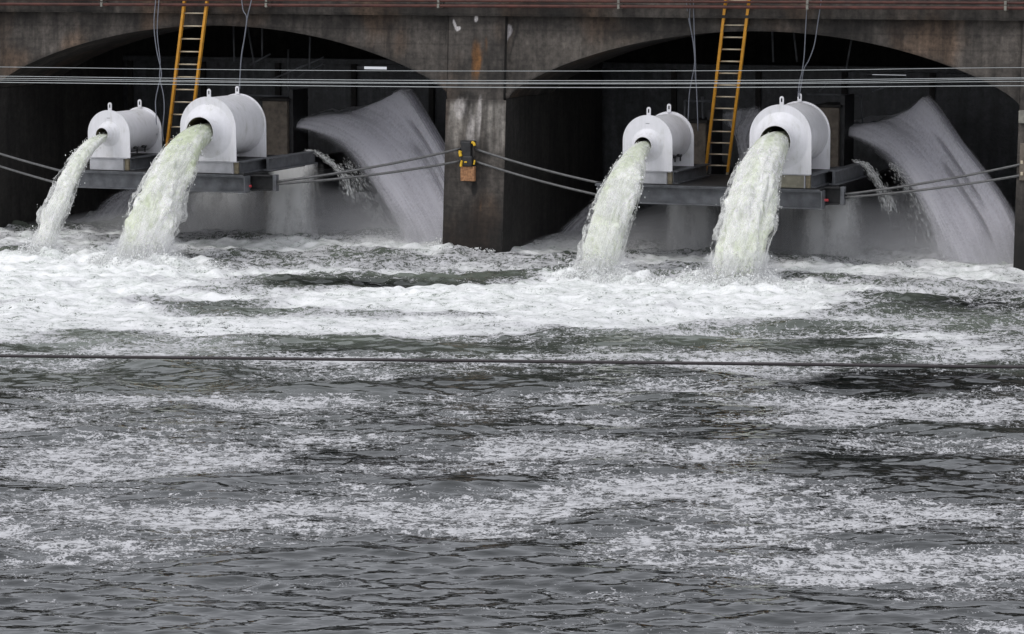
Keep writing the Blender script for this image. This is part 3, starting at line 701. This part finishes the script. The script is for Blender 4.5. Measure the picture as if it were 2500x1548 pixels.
# ------------------------------------------------------------------ river surface
def spectral(nx, ny, dx, lmin, lmax, p, dirv, spread, seed):
    R = np.random.default_rng(seed); kx = np.fft.fftfreq(nx, dx)*2*np.pi; ky = np.fft.fftfreq(ny, dx)*2*np.pi
    KX, KY = np.meshgrid(kx, ky, indexing='ij'); K = np.hypot(KX, KY)+1e-9
    A = K**(-p)*np.exp(-(K*lmin/6.28)**4)*np.exp(-(6.28/(lmax*K))**4)
    cosd = np.abs(KX*dirv[0]+KY*dirv[1])/K; A *= (1-spread)*cosd**2+spread
    W = np.fft.fft2(R.standard_normal((nx, ny)))*A; h = np.real(np.fft.ifft2(W)); sd = h.std()
    return h/sd, np.real(np.fft.ifft2(-1j*KX/K*W))/sd, np.real(np.fft.ifft2(-1j*KY/K*W))/sd
DX = .042
x0, x1, y0, y1 = -17., 22., -36., 6.49
nx, ny = int((x1-x0)/DX), int((y1-y0)/DX)
X, Y = np.meshgrid(x0+np.arange(nx)*DX, y0+np.arange(ny)*DX, indexing='ij')
fine, fdx, fdy = spectral(nx, ny, DX, .17, .8, 2.0, FH, .06, 1)
mid, mdx, mdy = spectral(nx, ny, DX, .8, 4., 2.2, FH, .3, 2)
chop, cdx, cdy = spectral(nx, ny, DX, .2, 1.2, 1.5, FH, .9, 3)
A_ = (X-CAM[0])*RV[0]+(Y-CAM[1])*RV[1]; B_ = (X-CAM[0])*FH[0]+(Y-CAM[1])*FH[1]
KH = CAM[2]*F
def row(py): return CAM[2]*math.cos(0)*1./math.tan(math.atan((774-HOR)/F)+math.atan((py-774)/F))   # distance on the water for a picture row
def wblob(px, py, rx, ry):          # ellipse on the water given by the view it was surveyed from
    p = pt(px, py, Z=0)-CAM; a = p@RV; b = p@FH
    da = rx*b/F; db = abs(row(py-ry)-row(py+ry))/2
    return np.exp(-np.clip((np.abs(A_-a)/da)**2+(np.abs(B_-b)/db)**2, 0, 30)**1.3)
bands = [(560, .55), (600, .70), (640, .68), (690, .68), (730, .66), (790, .58), (850, .47), (900, .38), (980, .39), (1050, .40), (1130, .40), (1200, .43), (1280, .44), (1330, .38), (1380, .27), (1450, .21), (1550, .16)]
rows_ = [row(b[0]) for b in bands][::-1]; vals = [b[1] for b in bands][::-1]
foam = np.interp(B_, rows_, vals)
for px, py, rx, ry, v in [
    # bright aprons below the jets
    (120, 650, 260, 25, .5), (350, 655, 150, 18, .6), (150, 700, 330, 40, .35), (350, 770, 420, 22, .3), (60, 770, 200, 40, .3), (600, 790, 400, 14, .25),
    (1450, 705, 380, 20, .55), (1780, 705, 250, 20, .55), (1250, 730, 480, 28, .4), (1800, 740, 380, 30, .35), (900, 745, 350, 18, .3), (2050, 795, 220, 14, .4), (2230, 822, 200, 10, .5), (2420, 850, 160, 8, .3),
    (1500, 790, 500, 12, .25), (2450, 870, 200, 10, .35), (700, 650, 400, 18, .1), (2200, 650, 300, 25, .12), (2400, 690, 160, 15, .15),
    (150, 790, 300, 36, .28), (480, 795, 330, 18, .3), (250, 868, 300, 7, .25), (850, 868, 260, 7, .2), (1500, 868, 300, 6, .2),
    (700, 600, 110, 12, .4), (500, 602, 130, 9, .25), (1680, 636, 90, 10, .4), (2020, 654, 110, 12, .4), (1010, 610, 120, 10, .3), (2380, 655, 150, 10, .3), (200, 575, 120, 8, .3), (1330, 610, 90, 9, .3),
    # open dark or green patches
    (900, 690, 300, 9, -.75), (1150, 675, 160, 9, -.55), (560, 755, 190, 20, -.55), (240, 812, 170, 10, -.5), (90, 845, 100, 8, -.4), (1000, 838, 330, 24, -.42), (750, 700, 130, 10, -.2),
    (2330, 740, 240, 32, -.5), (2000, 800, 200, 12, -.3), (2000, 842, 260, 20, -.35), (1500, 830, 200, 12, -.25), (300, 625, 200, 7, -.35), (20, 615, 60, 6, -.3), (1600, 690, 110, 6, -.3),
    (300, 925, 420, 32, -.30), (1150, 935, 260, 16, -.28), (2200, 935, 260, 26, -.30), (2330, 890, 150, 8, -.15), (600, 1000, 180, 12, -.2), (1800, 1050, 300, 22, -.22), (1700, 1000, 260, 12, -.15), (900, 1110, 260, 22, -.28), (1150, 1180, 200, 18, -.25), (2200, 1130, 340, 42, -.34), (2350, 1200, 200, 28, -.28), (600, 1180, 200, 18, -.2), (150, 1080, 200, 15, -.15),
    (500, 1400, 700, 45, -.14), (1250, 1430, 420, 60, -.12), (900, 1500, 900, 40, -.08),
    # floating rafts of foam
    (2300, 1002, 330, 16, .9), (1950, 1030, 200, 12, .3), (1600, 1000, 200, 8, .2), (120, 960, 200, 22, .22), (600, 975, 300, 18, .2), (1250, 1090, 230, 22, .18), (300, 1060, 250, 18, .1), (2450, 1080, 120, 14, .1), (250, 1150, 260, 22, .14), (600, 1110, 160, 10, .1), (1700, 1190, 330, 34, .10),
    (1000, 1240, 300, 14, .28), (400, 1260, 420, 26, .14), (170, 1330, 160, 12, .35), (1550, 1250, 350, 26, .14), (1700, 1330, 300, 22, .12), (2100, 1370, 420, 18, .46), (2250, 1400, 300, 24, .3), (2330, 1460, 240, 30, .28), (2450, 1530, 160, 18, .32), (2050, 1420, 200, 16, .2), (2200, 1290, 300, 24, .1)]:
    foam += v*wblob(px, py, rx, ry)
foam += .42*fbm(A_*.28, B_*.62, 1, 5, 61)*np.interp(B_, [row(1548), row(900), row(700)], [.5, .8, 1.])+.10*fbm(A_*1.2, B_*1.8, 1, 3, 67)+.10*fbm(X*1.8+.6*Y, Y*2.6, 2, 3, 62)
foam = np.clip(foam+.25*wblob(2300, 1004, 300, 13)-.09*np.clip(mid, -1.5, 2.)-.02, 0, np.interp(B_, [row(1000), row(900), row(820), row(700)], [.58, .62, .74, .86]))
aer = np.interp(B_, [row(y) for y in (1500, 1150, 960, 880, 800, 700, 560)], [0., .03, .14, .45, .75, .85, .6])*(.75+.9*fbm(X*.4, Y*.6, 0, 3, 71)); aer = np.clip(aer, 0, 1)
for px, py, rx, ry, v in [(900, 690, 320, 10, -.6), (2330, 740, 240, 30, -.5), (2200, 930, 300, 26, -.4), (300, 628, 220, 8, -.4)]: aer = np.clip(aer+v*wblob(px, py, rx, ry), 0, 1)
rough = np.interp(B_, [row(y) for y in (1500, 1300, 1100, 900, 750, 640, 580)], [.78, .74, .62, .66, 1.0, 1.4, 1.3])
aF = .0105*rough; aM = .033*np.interp(B_, [row(1548), row(1300), row(1000), row(640)], [.28, .55, .95, 1.3]); H = aF*fine+aM*mid
turb = sstep(row(900), row(700), B_); H += turb*(.016*chop+.045*fbm(X*.8, Y*1.5, 0, 5, 81))
H += .018*np.clip(foam-.5, 0, .5)*(1+chop)
for lx, ly, r, w in JETS:
    d = np.hypot((X-lx)/(r*2.6+.35), (Y-ly+.15)/(r*1.6+.3)); H += np.exp(-d**2)*(.13+.025*chop+.12*fbm(X*4, Y*4, 0, 4, 91)); foam = np.maximum(foam, 1.0*np.exp(-(d*.8)**4))
sp_ = pt(1095, 612, Z=0); H += .15*np.exp(-((X-sp_[0])/.55)**2-((Y-sp_[1]+.1)/.35)**2)*(1+.2*chop)
H += .10*sstep(-1.2, .5, Y)*np.maximum(0, .4+fbm(X*.9, Y*1.4, 0, 4, 95))*sstep(-20, -18, X)
edge = np.minimum.reduce([sstep(0, 1.5, X-x0), sstep(0, 1.5, x1-X), sstep(0, 1.5, Y-y0)]); H *= edge
foam = foam*edge+(1-edge)*.2
gx, gy = np.gradient(H, DX); print('slope rms near/mid', float(np.hypot(gx, gy)[:, 60:200].std()), float(np.hypot(gx, gy)[:, 400:600].std()))
Xo = X-edge*(1.0*aF*fdx+.8*aM*mdx); Yo = Y-edge*(1.0*aF*fdy+.8*aM*mdy)
river = grid_mesh('water', np.stack([Xo, Yo, H], -1), M['water'], None, {'foam': foam, 'aer': aer}); tag(river, None, None, None, 'structure')
mb = MB(); Bf = 600
xa, xb, ya = float(X[0, 0]), float(X[-1, 0]), float(Y[0, 0])
mb.add([(-Bf, -Bf, 0), (Bf, -Bf, 0), (Bf, ya, 0), (-Bf, ya, 0)], [(0, 1, 2, 3)])
mb.add([(-Bf, ya, 0), (xa, ya, 0), (xa, 6.5, 0), (-Bf, 6.5, 0)], [(0, 1, 2, 3)]); mb.add([(xb, ya, 0), (Bf, ya, 0), (Bf, 6.5, 0), (xb, 6.5, 0)], [(0, 1, 2, 3)])
tag(mb.build('water_far', M['water'], None), None, None, None, 'structure')
tag(MB().add([(-Bf, 7., SZ-.35), (Bf, 7., SZ-.35), (Bf, Bf, SZ-.35), (-Bf, Bf, SZ-.35)], [(0, 1, 2, 3)]).build('reservoir_water', M['water'], None), None, None, None, 'structure')
tag(MB().add([(-Bf, -Bf, -1.6), (Bf, -Bf, -1.6), (Bf, Bf, -1.6), (-Bf, Bf, -1.6)], [(0, 1, 2, 3)]).build('ground', M['ground'], None), None, None, None, 'structure')

# splashing froth where things hit the river: thousands of small torn clots
def splash(name, spots, label, seed, parent=None):
    R2 = np.random.default_rng(seed); mb = MB()
    t_ = np.array([(0, 0, 1), (.94, 0, -.33), (-.47, .82, -.33), (-.47, -.82, -.33), (.5, .5, .7), (-.6, .2, .6)])
    fs = [(0, 1, 4), (0, 4, 2), (4, 1, 2), (0, 2, 5), (5, 2, 3), (0, 5, 3), (0, 3, 1), (1, 3, 2)]
    for (lx, ly, rx, ry, hh, n) in spots:
        for k in range(n):
            a = R2.random()*6.283; q = math.sqrt(R2.random()); h = abs(R2.normal())*hh*(1-.6*q)
            s = .006+.022*R2.random()**3
            x = lx+math.cos(a)*q*rx; y = ly+math.sin(a)*q*ry
            rot = R2.random()*6.28; c, sn = math.cos(rot), math.sin(rot)
            v = t_*s*np.array([1.3, 1, .9+R2.random()]); v = np.stack([v[:, 0]*c-v[:, 1]*sn, v[:, 0]*sn+v[:, 1]*c, v[:, 2]], 1)
            mb.add(v+np.array([x, y, .03+h]), fs, True)
    return tag(mb.build(name, M['foam'], None), label, 'splash', 'splashes where the jets land')
labs = ['white splash where the leftmost thin jet lands', 'white splash where the large left jet lands', 'white splash where the narrow right jet lands', 'white splash where the widest right jet lands']
for i, (lx, ly, r, w) in enumerate(JETS):
    splash('splash', [(lx, ly-.1, r*2+.2, r+.25, .15+.14*r, 2600), (lx+.3, ly-.2, r*3+.4, r+.4, .07, 1200)], labs[i], 300+i)
sp1 = splash('splash', [(sp_[0], sp_[1], .5, .25, .12, 900), (sp_[0]+.7, sp_[1]-.1, .5, .2, .05, 350)], 'low white splash at the foot of the middle pier', 320); 

def mist_mat():
    m = bpy.data.materials.new('mist'); m.use_nodes = True; t = m.node_tree
    for n in list(t.nodes):
        if n.type == 'BSDF_PRINCIPLED': t.nodes.remove(n)
    v = t.nodes.new('ShaderNodeVolumePrincipled'); v.inputs['Color'].default_value = (.93, .93, .95, 1); v.inputs['Density'].default_value = .2
    v.inputs['Anisotropy'].default_value = .1
    t.links.new(v.outputs[0], t.nodes['Material Output'].inputs['Volume']); return m, v
# ------------------------------------------------------------------ spray fans and falls in the bays
def sheet(name, flows, Ys, mat, label, cat, group, layers=3, gap=.16, nu=70, ns=80, alpha_fn=None, kk=1., haze=0.):
    """lofts a water surface through surveyed flow lines; several veils behind one another give it depth"""
    fl = []
    for pts_, ys in zip(flows, Ys):
        m = len(pts_); yy = np.linspace(ys[0], ys[1], m)
        sm = np.array(smooth_path([pt(x, y, Y=q) for (x, y), q in zip(pts_, yy)], 10))
        d = np.concatenate([[0], np.cumsum(np.linalg.norm(np.diff(sm, axis=0), axis=1))]); t = np.linspace(0, d[-1], ns)
        fl.append(np.stack([np.interp(t, d, sm[:, c]) for c in range(3)], 1))
    fl = np.array(fl); nf = len(fl); u = np.linspace(0, nf-1, nu); P = np.zeros((nu, ns, 3))
    idx = [smooth_path([f[j] for f in fl], 12) for j in range(ns)]
    for j in range(ns):
        a = np.array(idx[j]); q = np.linspace(0, len(a)-1, nu)
        for c in range(3): P[:, j, c] = np.interp(q, np.arange(len(a)), a[:, c])
    U = np.repeat(np.linspace(0, 1, nu)[:, None], ns, 1); S = np.repeat(np.linspace(0, 1, ns)[None, :], nu, 0)
    root = empty(name, P[nu//2, -1], label, cat, group)
    for L in range(layers):
        Q = P.copy(); Q[..., 1] += L*gap+.08*fbm(U*5, S*2, L, 3, 11+L); Q[..., 2] += .05*fbm(U*7, S*3, L, 3, 31+L)
        al = (alpha_fn(U, S) if alpha_fn else sstep(0, .12, U)*sstep(1, .85, U)*sstep(1.02, .8, S))*kk
        grid_mesh('veil', Q, mat, root, {'u': U, 's': S, 'alpha': al, 'layer': np.full(U.shape, L*3.7)})
    if haze:                                  # fine spray floating on both sides of the veils
        A = P[3:-5, 2:].copy(); B = A.copy(); edge_ = (np.sin(np.linspace(0, math.pi, A.shape[0]))**.5)[:, None]*(np.sin(np.linspace(.15, math.pi*.93, A.shape[1]))**.5)[None, :]
        A[..., 1] -= haze*edge_*.7; B[..., 1] += haze*edge_+layers*gap*.6; A[..., 2] += .05; B[..., 2] += .08
        for q_, sd_ in ((A, 0), (B, 9)):
            q_[..., 0] += .16*fbm(q_[..., 0]*2.2, q_[..., 2]*2.2, sd_, 3, 71+sd_); q_[..., 2] += .16*fbm(q_[..., 0]*2.2, q_[..., 2]*2.2, sd_+4, 3, 75+sd_)
        ring = np.concatenate([A, B[::-1]], 0)
        nu_, ns_ = ring.shape[:2]; mb = MB(); V = ring.reshape(-1, 3)
        fs = [(i*ns_+j, ((i+1) % nu_)*ns_+j, ((i+1) % nu_)*ns_+j+1, i*ns_+j+1) for i in range(nu_) for j in range(ns_-1)]
        h = nu_//2
        for i in range(h-1):
            a0, a1, b0, b1 = i, i+1, nu_-1-i, nu_-2-i
            fs.append((a0*ns_, b0*ns_, b1*ns_, a1*ns_)); fs.append((a0*ns_+ns_-1, a1*ns_+ns_-1, b1*ns_+ns_-1, b0*ns_+ns_-1))
        tag(mb.add(V, fs, True).build('mist', MHZ, root), None, None, None, 'stuff')
    return root
MHZ, MHV = mist_mat(); MHV.inputs['Density'].default_value = .5
MS = m_spray('spray_veil', (.93, .92, .96), (1.2, 14), 1., .02, .50)
MF = m_spray('fall_veil', (.93, .93, .92), (.7, 7), 1., .0, .44)
def fan_alpha(U, S):
    e = sstep(0, .06, U)*sstep(1, .74, U)*sstep(0, .03, S)*(.55+.45*sstep(1., .7, S))
    dark = np.exp(-((U-.16-.05*S)/.022)**2)*sstep(.25, .4, S)*sstep(.72, .6, S)+.8*np.exp(-((U-.30)/.03)**2)*sstep(.4, .5, S)*sstep(.95, .8, S)
    bright = .78+.34*np.exp(-((U-.74)/.12)**2)
    patch = .78+.75*fbm(U*4.5, S*2.2, 3.3, 4, 55)
    return np.clip(e*np.clip(1-1.1*dark, 0, 1)*bright*np.clip(patch, .25, 1.1), 0, 1)
fanL = [[(955, 238), (987, 216), (1022, 262), (1060, 330), (1112, 425), (1150, 520), (1165, 600)],
        [(900, 263), (945, 245), (1005, 300), (1062, 385), (1110, 480), (1130, 540), (1140, 610)],
        [(825, 281), (885, 273), (960, 320), (1035, 405), (1085, 500), (1105, 560), (1115, 612)],
        [(735, 290), (828, 288), (915, 335), (990, 420), (1050, 515), (1075, 575), (1080, 612)],
        [(690, 297), (775, 302), (868, 345), (945, 425), (1005, 515), (1035, 575), (1045, 608)],
        [(684, 309), (755, 317), (845, 362), (905, 430), (962, 520), (985, 575), (995, 605)],
        [(684, 322), (742, 334), (812, 378), (868, 450), (918, 535), (938, 605)]]
fanR = [[(2245, 248), (2262, 232), (2300, 275), (2350, 350), (2420, 440), (2480, 540), (2510, 640)],
        [(2195, 290), (2228, 270), (2285, 330), (2350, 420), (2420, 520), (2450, 590), (2470, 650)],
        [(2130, 302), (2185, 296), (2255, 350), (2320, 440), (2385, 540), (2410, 600), (2425, 650)],
        [(2085, 306), (2145, 308), (2220, 360), (2285, 445), (2345, 545), (2370, 605), (2385, 645)],
        [(2040, 310), (2105, 317), (2185, 365), (2250, 445), (2300, 540), (2330, 605), (2340, 640)],
        [(2040, 328), (2095, 338), (2170, 385), (2225, 450), (2275, 540), (2290, 600), (2300, 635)],
        [(2040, 342), (2085, 354), (2145, 400), (2195, 465), (2235, 550), (2250, 630)]]
yA = [(4.0, 1.8), (4.1, 1.5), (4.2, 1.3), (4.2, 1.1), (4.2, 1.0), (4.2, .95), (4.2, .9)]
sheet('spray_fan', fanL, yA, MS, 'wide grey fan of spray curving down beside the middle pier', 'spray', 'fans of spray in the bays', 5, .12, alpha_fn=fan_alpha, haze=.30)
sheet('spray_fan', fanR, yA, MS, 'wide grey fan of spray curving down at the right pier', 'spray', 'fans of spray in the bays', 5, .12, alpha_fn=fan_alpha, haze=.30)
# left-hand halves of the sprays, partly behind the jets
soft = lambda U, S: np.clip(sstep(0, .3, U)*sstep(1, .8, U)*sstep(0, .25, S), 0, 1)
sheet('spray_fan', [[(330, 455), (262, 470), (215, 510), (170, 570)], [(360, 455), (300, 480), (260, 520), (235, 575)], [(400, 458), (350, 490), (330, 530), (320, 580)], [(450, 462), (430, 500), (425, 540), (420, 585)]],
      [(4.4, 3.2)]*4, MS, 'soft grey spray under the left platform between its two jets', 'spray', 'fans of spray in the bays', 2, .2, alpha_fn=lambda U, S: soft(U, S)*.55)
sheet('spray_fan', [[(1560, 450), (1460, 475), (1390, 525), (1300, 600)], [(1570, 455), (1490, 490), (1430, 540), (1375, 610)], [(1590, 455), (1540, 500), (1500, 550), (1480, 615)]],
      [(4.4, 3.2)]*3, MS, 'soft grey spray fading left of the narrow right jet', 'spray', 'fans of spray in the bays', 2, .2, alpha_fn=lambda U, S: soft(U, S)*.55)
sheet('spray_fan', [[(1700, 285), (1760, 300), (1790, 330), (1800, 420), (1800, 470)], [(1850, 255), (1830, 290), (1810, 330), (1830, 420), (1840, 480)], [(1900, 300), (1880, 330), (1870, 370), (1880, 430), (1880, 480)]],
      [(4.6, 4.)]*3, MS, 'patch of grey spray seen through the rungs of the right ladder', 'spray', 'fans of spray in the bays', 2, .15, alpha_fn=lambda U, S: np.clip(sstep(0, .2, U)*sstep(1.1, .7, U)*sstep(0, .1, S)*sstep(1.1, .6, S), 0, 1)*.6)
def fall(px0, px1, pyt, pyb, Y, label, spread=8, k=.8, seed=0):
    n = 6; fl = []
    for i in range(n):
        x = px0+(px1-px0)*i/(n-1); s = (i/(n-1)-.5)*2*spread
        fl.append([(x, pyt), (x+s*.2, pyt+(pyb-pyt)*.3), (x+s*.6, pyt+(pyb-pyt)*.7), (x+s, pyb)])
    sheet('falling_water', fl, [(Y+.5, Y-.3)]*n, MF, label, 'waterfall', 'falls under the platforms', 3, .18, 40, 40,
          lambda U, S: np.clip(sstep(0, .45, U)*sstep(1, .55, U)*sstep(0, .03, S)*np.clip(.8+1.1*fbm(U*5, S*1.5, Y, 4, 5), .15, 1.2), 0, 1.1)*min(k, 1.1))
fall(635, 775, 398, 600, 1.3, 'pale veil of falling water behind the right end of the left platform', 36, 1.6)
fall(420, 650, 468, 600, 2.2, 'faint wide veil of water falling under the left platform', 20, .85)
fall(1600, 1765, 495, 640, 1.9, 'pale veil of water falling between the two right jets', 16, 1.4)
fall(1935, 2110, 470, 655, 1.6, 'pale veil of falling water under the right end of the right platform', 44, 1.5)
fall(1880, 1960, 500, 640, 3., 'faint veil of water close beside the widest jet', 16, .7)
fall(760, 1000, 470, 600, 4.2, 'faint dark veil of water under the left spray fan', 12, .5)
fall(2090, 2300, 470, 640, 4.2, 'faint dark veil of water under the right spray fan', 12, .5)
def trickle(pts_, Y, wpx, n, label, seed):
    R2 = np.random.default_rng(seed); P_ = np.array(smooth_path([pt(x, y, Y=Y-.3*i/len(pts_)) for i, (x, y) in enumerate(pts_)], 14)); mb = MB()
    for k in range(n):
        q = R2.random()**.8*(len(P_)-2); i = int(q); p = P_[i]+(P_[i+1]-P_[i])*(q-i); d = P_[i+1]-P_[i]; d = d/np.linalg.norm(d)
        f = q/len(P_); p = p+R2.normal(size=3)*np.array([1, .8, .6])*wpx/118.*(.35+f); L_ = .02+.07*R2.random()*(.5+f); r_ = .0016+.0026*R2.random()
        mb.tube([p-d*L_*.5, p, p+d*L_*.5], [r_*.4, r_, r_*.5], 4, False)
    tag(mb.build('water_trickle', M['foam'], None), label, 'trickle', 'broken strands of water under the spray', 'stuff')
trickle([(745, 366), (775, 374), (808, 396), (838, 430), (862, 480)], 1.6, 7, 650, 'broken bright strands of drops just right of the left platform', 1)
trickle([(2085, 392), (2112, 402), (2135, 430), (2158, 470), (2175, 520)], 2.0, 8, 650, 'broken bright strands of drops just right of the right platform', 2)
trickle([(842, 392), (866, 425), (892, 470), (925, 540), (945, 590)], 2.2, 20, 700, 'loose drops along the lower edge of the left spray fan', 3)
trickle([(2175, 398), (2205, 435), (2245, 500), (2275, 570), (2290, 625)], 2.2, 20, 700, 'loose drops along the lower edge of the right spray fan', 4)

# mist hanging over the water in the bays
mm, mv = mist_mat(); mv.inputs['Density'].default_value = .14
def mist(xa, xb, hs, label):
    root = None; xs_, hh = zip(*hs)
    for L, k in enumerate((1., .74, .5, .28)):
        n, m = 60, 14; xs = np.linspace(xa+.05*L, xb-.02*L, n); ys = np.linspace(.5+.3*L, 6.3-.05*L, m)
        XX, YY = np.meshgrid(xs, ys, indexing='ij')
        HT = np.interp(XX, xs_, hh)*k*(1+.5*fbm(XX*.8, YY*.8, L, 3, 5+L))*sstep(.3, 1.8, YY)+.05+.03*L
        mb = MB(); top = [(x, y, z) for x, y, z in zip(XX.ravel(), YY.ravel(), HT.ravel())]; bot = [(x, y, -.2-.02*L) for x, y, z in top]
        N = n*m; fs = []
        for i in range(n-1):
            for j in range(m-1):
                a = i*m+j; fs += [(a, a+m, a+m+1, a+1), (N+a, N+a+1, N+a+m+1, N+a+m)]
        for i in range(n-1): fs += [(i*m, N+i*m, N+(i+1)*m, (i+1)*m), (i*m+m-1, (i+1)*m+m-1, N+(i+1)*m+m-1, N+i*m+m-1)]
        for j in range(m-1): fs += [(j, j+1, N+j+1, N+j), ((n-1)*m+j, N+(n-1)*m+j, N+(n-1)*m+j+1, (n-1)*m+j+1)]
        o = mb.add(top+bot, fs).build('mist' if L == 0 else 'mist_core', mm, root)
        if L == 0: root = tag(o, label, 'mist', None, 'stuff')
mi, mvi = mist_mat(); mvi.inputs['Density'].default_value = .9
for i, (lx, ly, r, w_) in enumerate(JETS):
    for k in (1., .62):
        th_ = np.linspace(0, 2*math.pi, 28, endpoint=False)[None, :]; ph_ = np.linspace(.02, math.pi-.02, 16)[:, None]
        kk = k*(1+.35*fbm(np.sin(ph_)*np.cos(th_)*1.7, np.sin(ph_)*np.sin(th_)*1.7, np.cos(ph_)*1.7+i, 3, 60+i))
        P_ = np.stack([lx+.12+kk*(r*1.7+.15)*np.sin(ph_)*np.cos(th_), ly+.1+kk*(r*1.2+.1)*np.sin(ph_)*np.sin(th_), .12+kk*(.42+.35*r)*np.cos(ph_)*np.ones_like(th_)], -1)
        par = bpy.data.objects['splash' if i == 0 else 'splash.%03d' % i]
        tag(grid_mesh('mist', P_, mi, par, None, wrap=True), None, None, None, 'stuff')
mist(-11.3, -.68, [(-11, .1), (-9.8, .2), (-8.6, .7), (-7, 1.0), (-4, 1.0), (-2.5, .8), (-.6, .8)], 'thin grey mist low over the water in the left bay')
mist(.75, 11.22, [(.7, .1), (1.6, .25), (3.2, .8), (5, 1.1), (8.5, 1.1), (9.5, .9), (11.3, .8)], 'thin grey mist low over the water in the right bay')

# ------------------------------------------------------------------ light, sky, camera
w = bpy.data.worlds.new('World'); SC.world = w; w.use_nodes = True; t = w.node_tree; bg = t.nodes['Background']
sky = t.nodes.new('ShaderNodeTexSky'); sky.sky_type = 'NISHITA'; sky.sun_disc = False
SE, SAZ = math.radians(52), math.radians(215)
sky.sun_elevation = SE; sky.sun_rotation = SAZ; sky.dust_density = 4.; sky.air_density = 1.; sky.altitude = 100
hs = t.nodes.new('ShaderNodeHueSaturation'); hs.inputs['Saturation'].default_value = .18
t.links.new(sky.outputs[0], hs.inputs['Color']); mxw = t.nodes.new('ShaderNodeMix'); mxw.data_type = 'RGBA'; mxw.inputs[0].default_value = .75; mxw.inputs[7].default_value = (6.4, 6.6, 7.2, 1)   # cloud cover
t.links.new(hs.outputs[0], mxw.inputs[6]); t.links.new(mxw.outputs[2], bg.inputs['Color']); bg.inputs['Strength'].default_value = .13
L = bpy.data.lights.new('sun', 'SUN'); L.energy = .5; L.angle = math.radians(25); L.color = (1, .97, .93)
lo = bpy.data.objects.new('sun', L); COL.objects.link(lo)
# Nishita: rotation measured clockwise from +Y
d = np.array([math.sin(SAZ)*math.cos(SE), math.cos(SAZ)*math.cos(SE), math.sin(SE)])
from mathutils import Vector, Matrix
lo.rotation_euler = Vector(-d).to_track_quat('-Z', 'Y').to_euler(); lo.location = (0, -20, 30)

cam = bpy.data.cameras.new('camera'); co = bpy.data.objects.new('camera', cam); COL.objects.link(co); SC.camera = co
cam.sensor_width = 36; cam.lens = 36*F/2500; cam.clip_end = 2000
Mx = Matrix(((RV[0], UPV[0], -FWD[0], CAM[0]), (RV[1], UPV[1], -FWD[1], CAM[1]), (RV[2], UPV[2], -FWD[2], CAM[2]), (0, 0, 0, 1)))
co.matrix_world = Mx
SC.view_settings.view_transform = 'Standard'; SC.view_settings.look = 'None'; SC.view_settings.exposure = .24; SC.view_settings.gamma = 1
SC.cycles.transparent_max_bounces = 32; SC.cycles.max_bounces = 8; SC.cycles.volume_bounces = 2
SC.cycles.use_denoising = True
SC.render.resolution_x = 1024; SC.render.resolution_y = 634
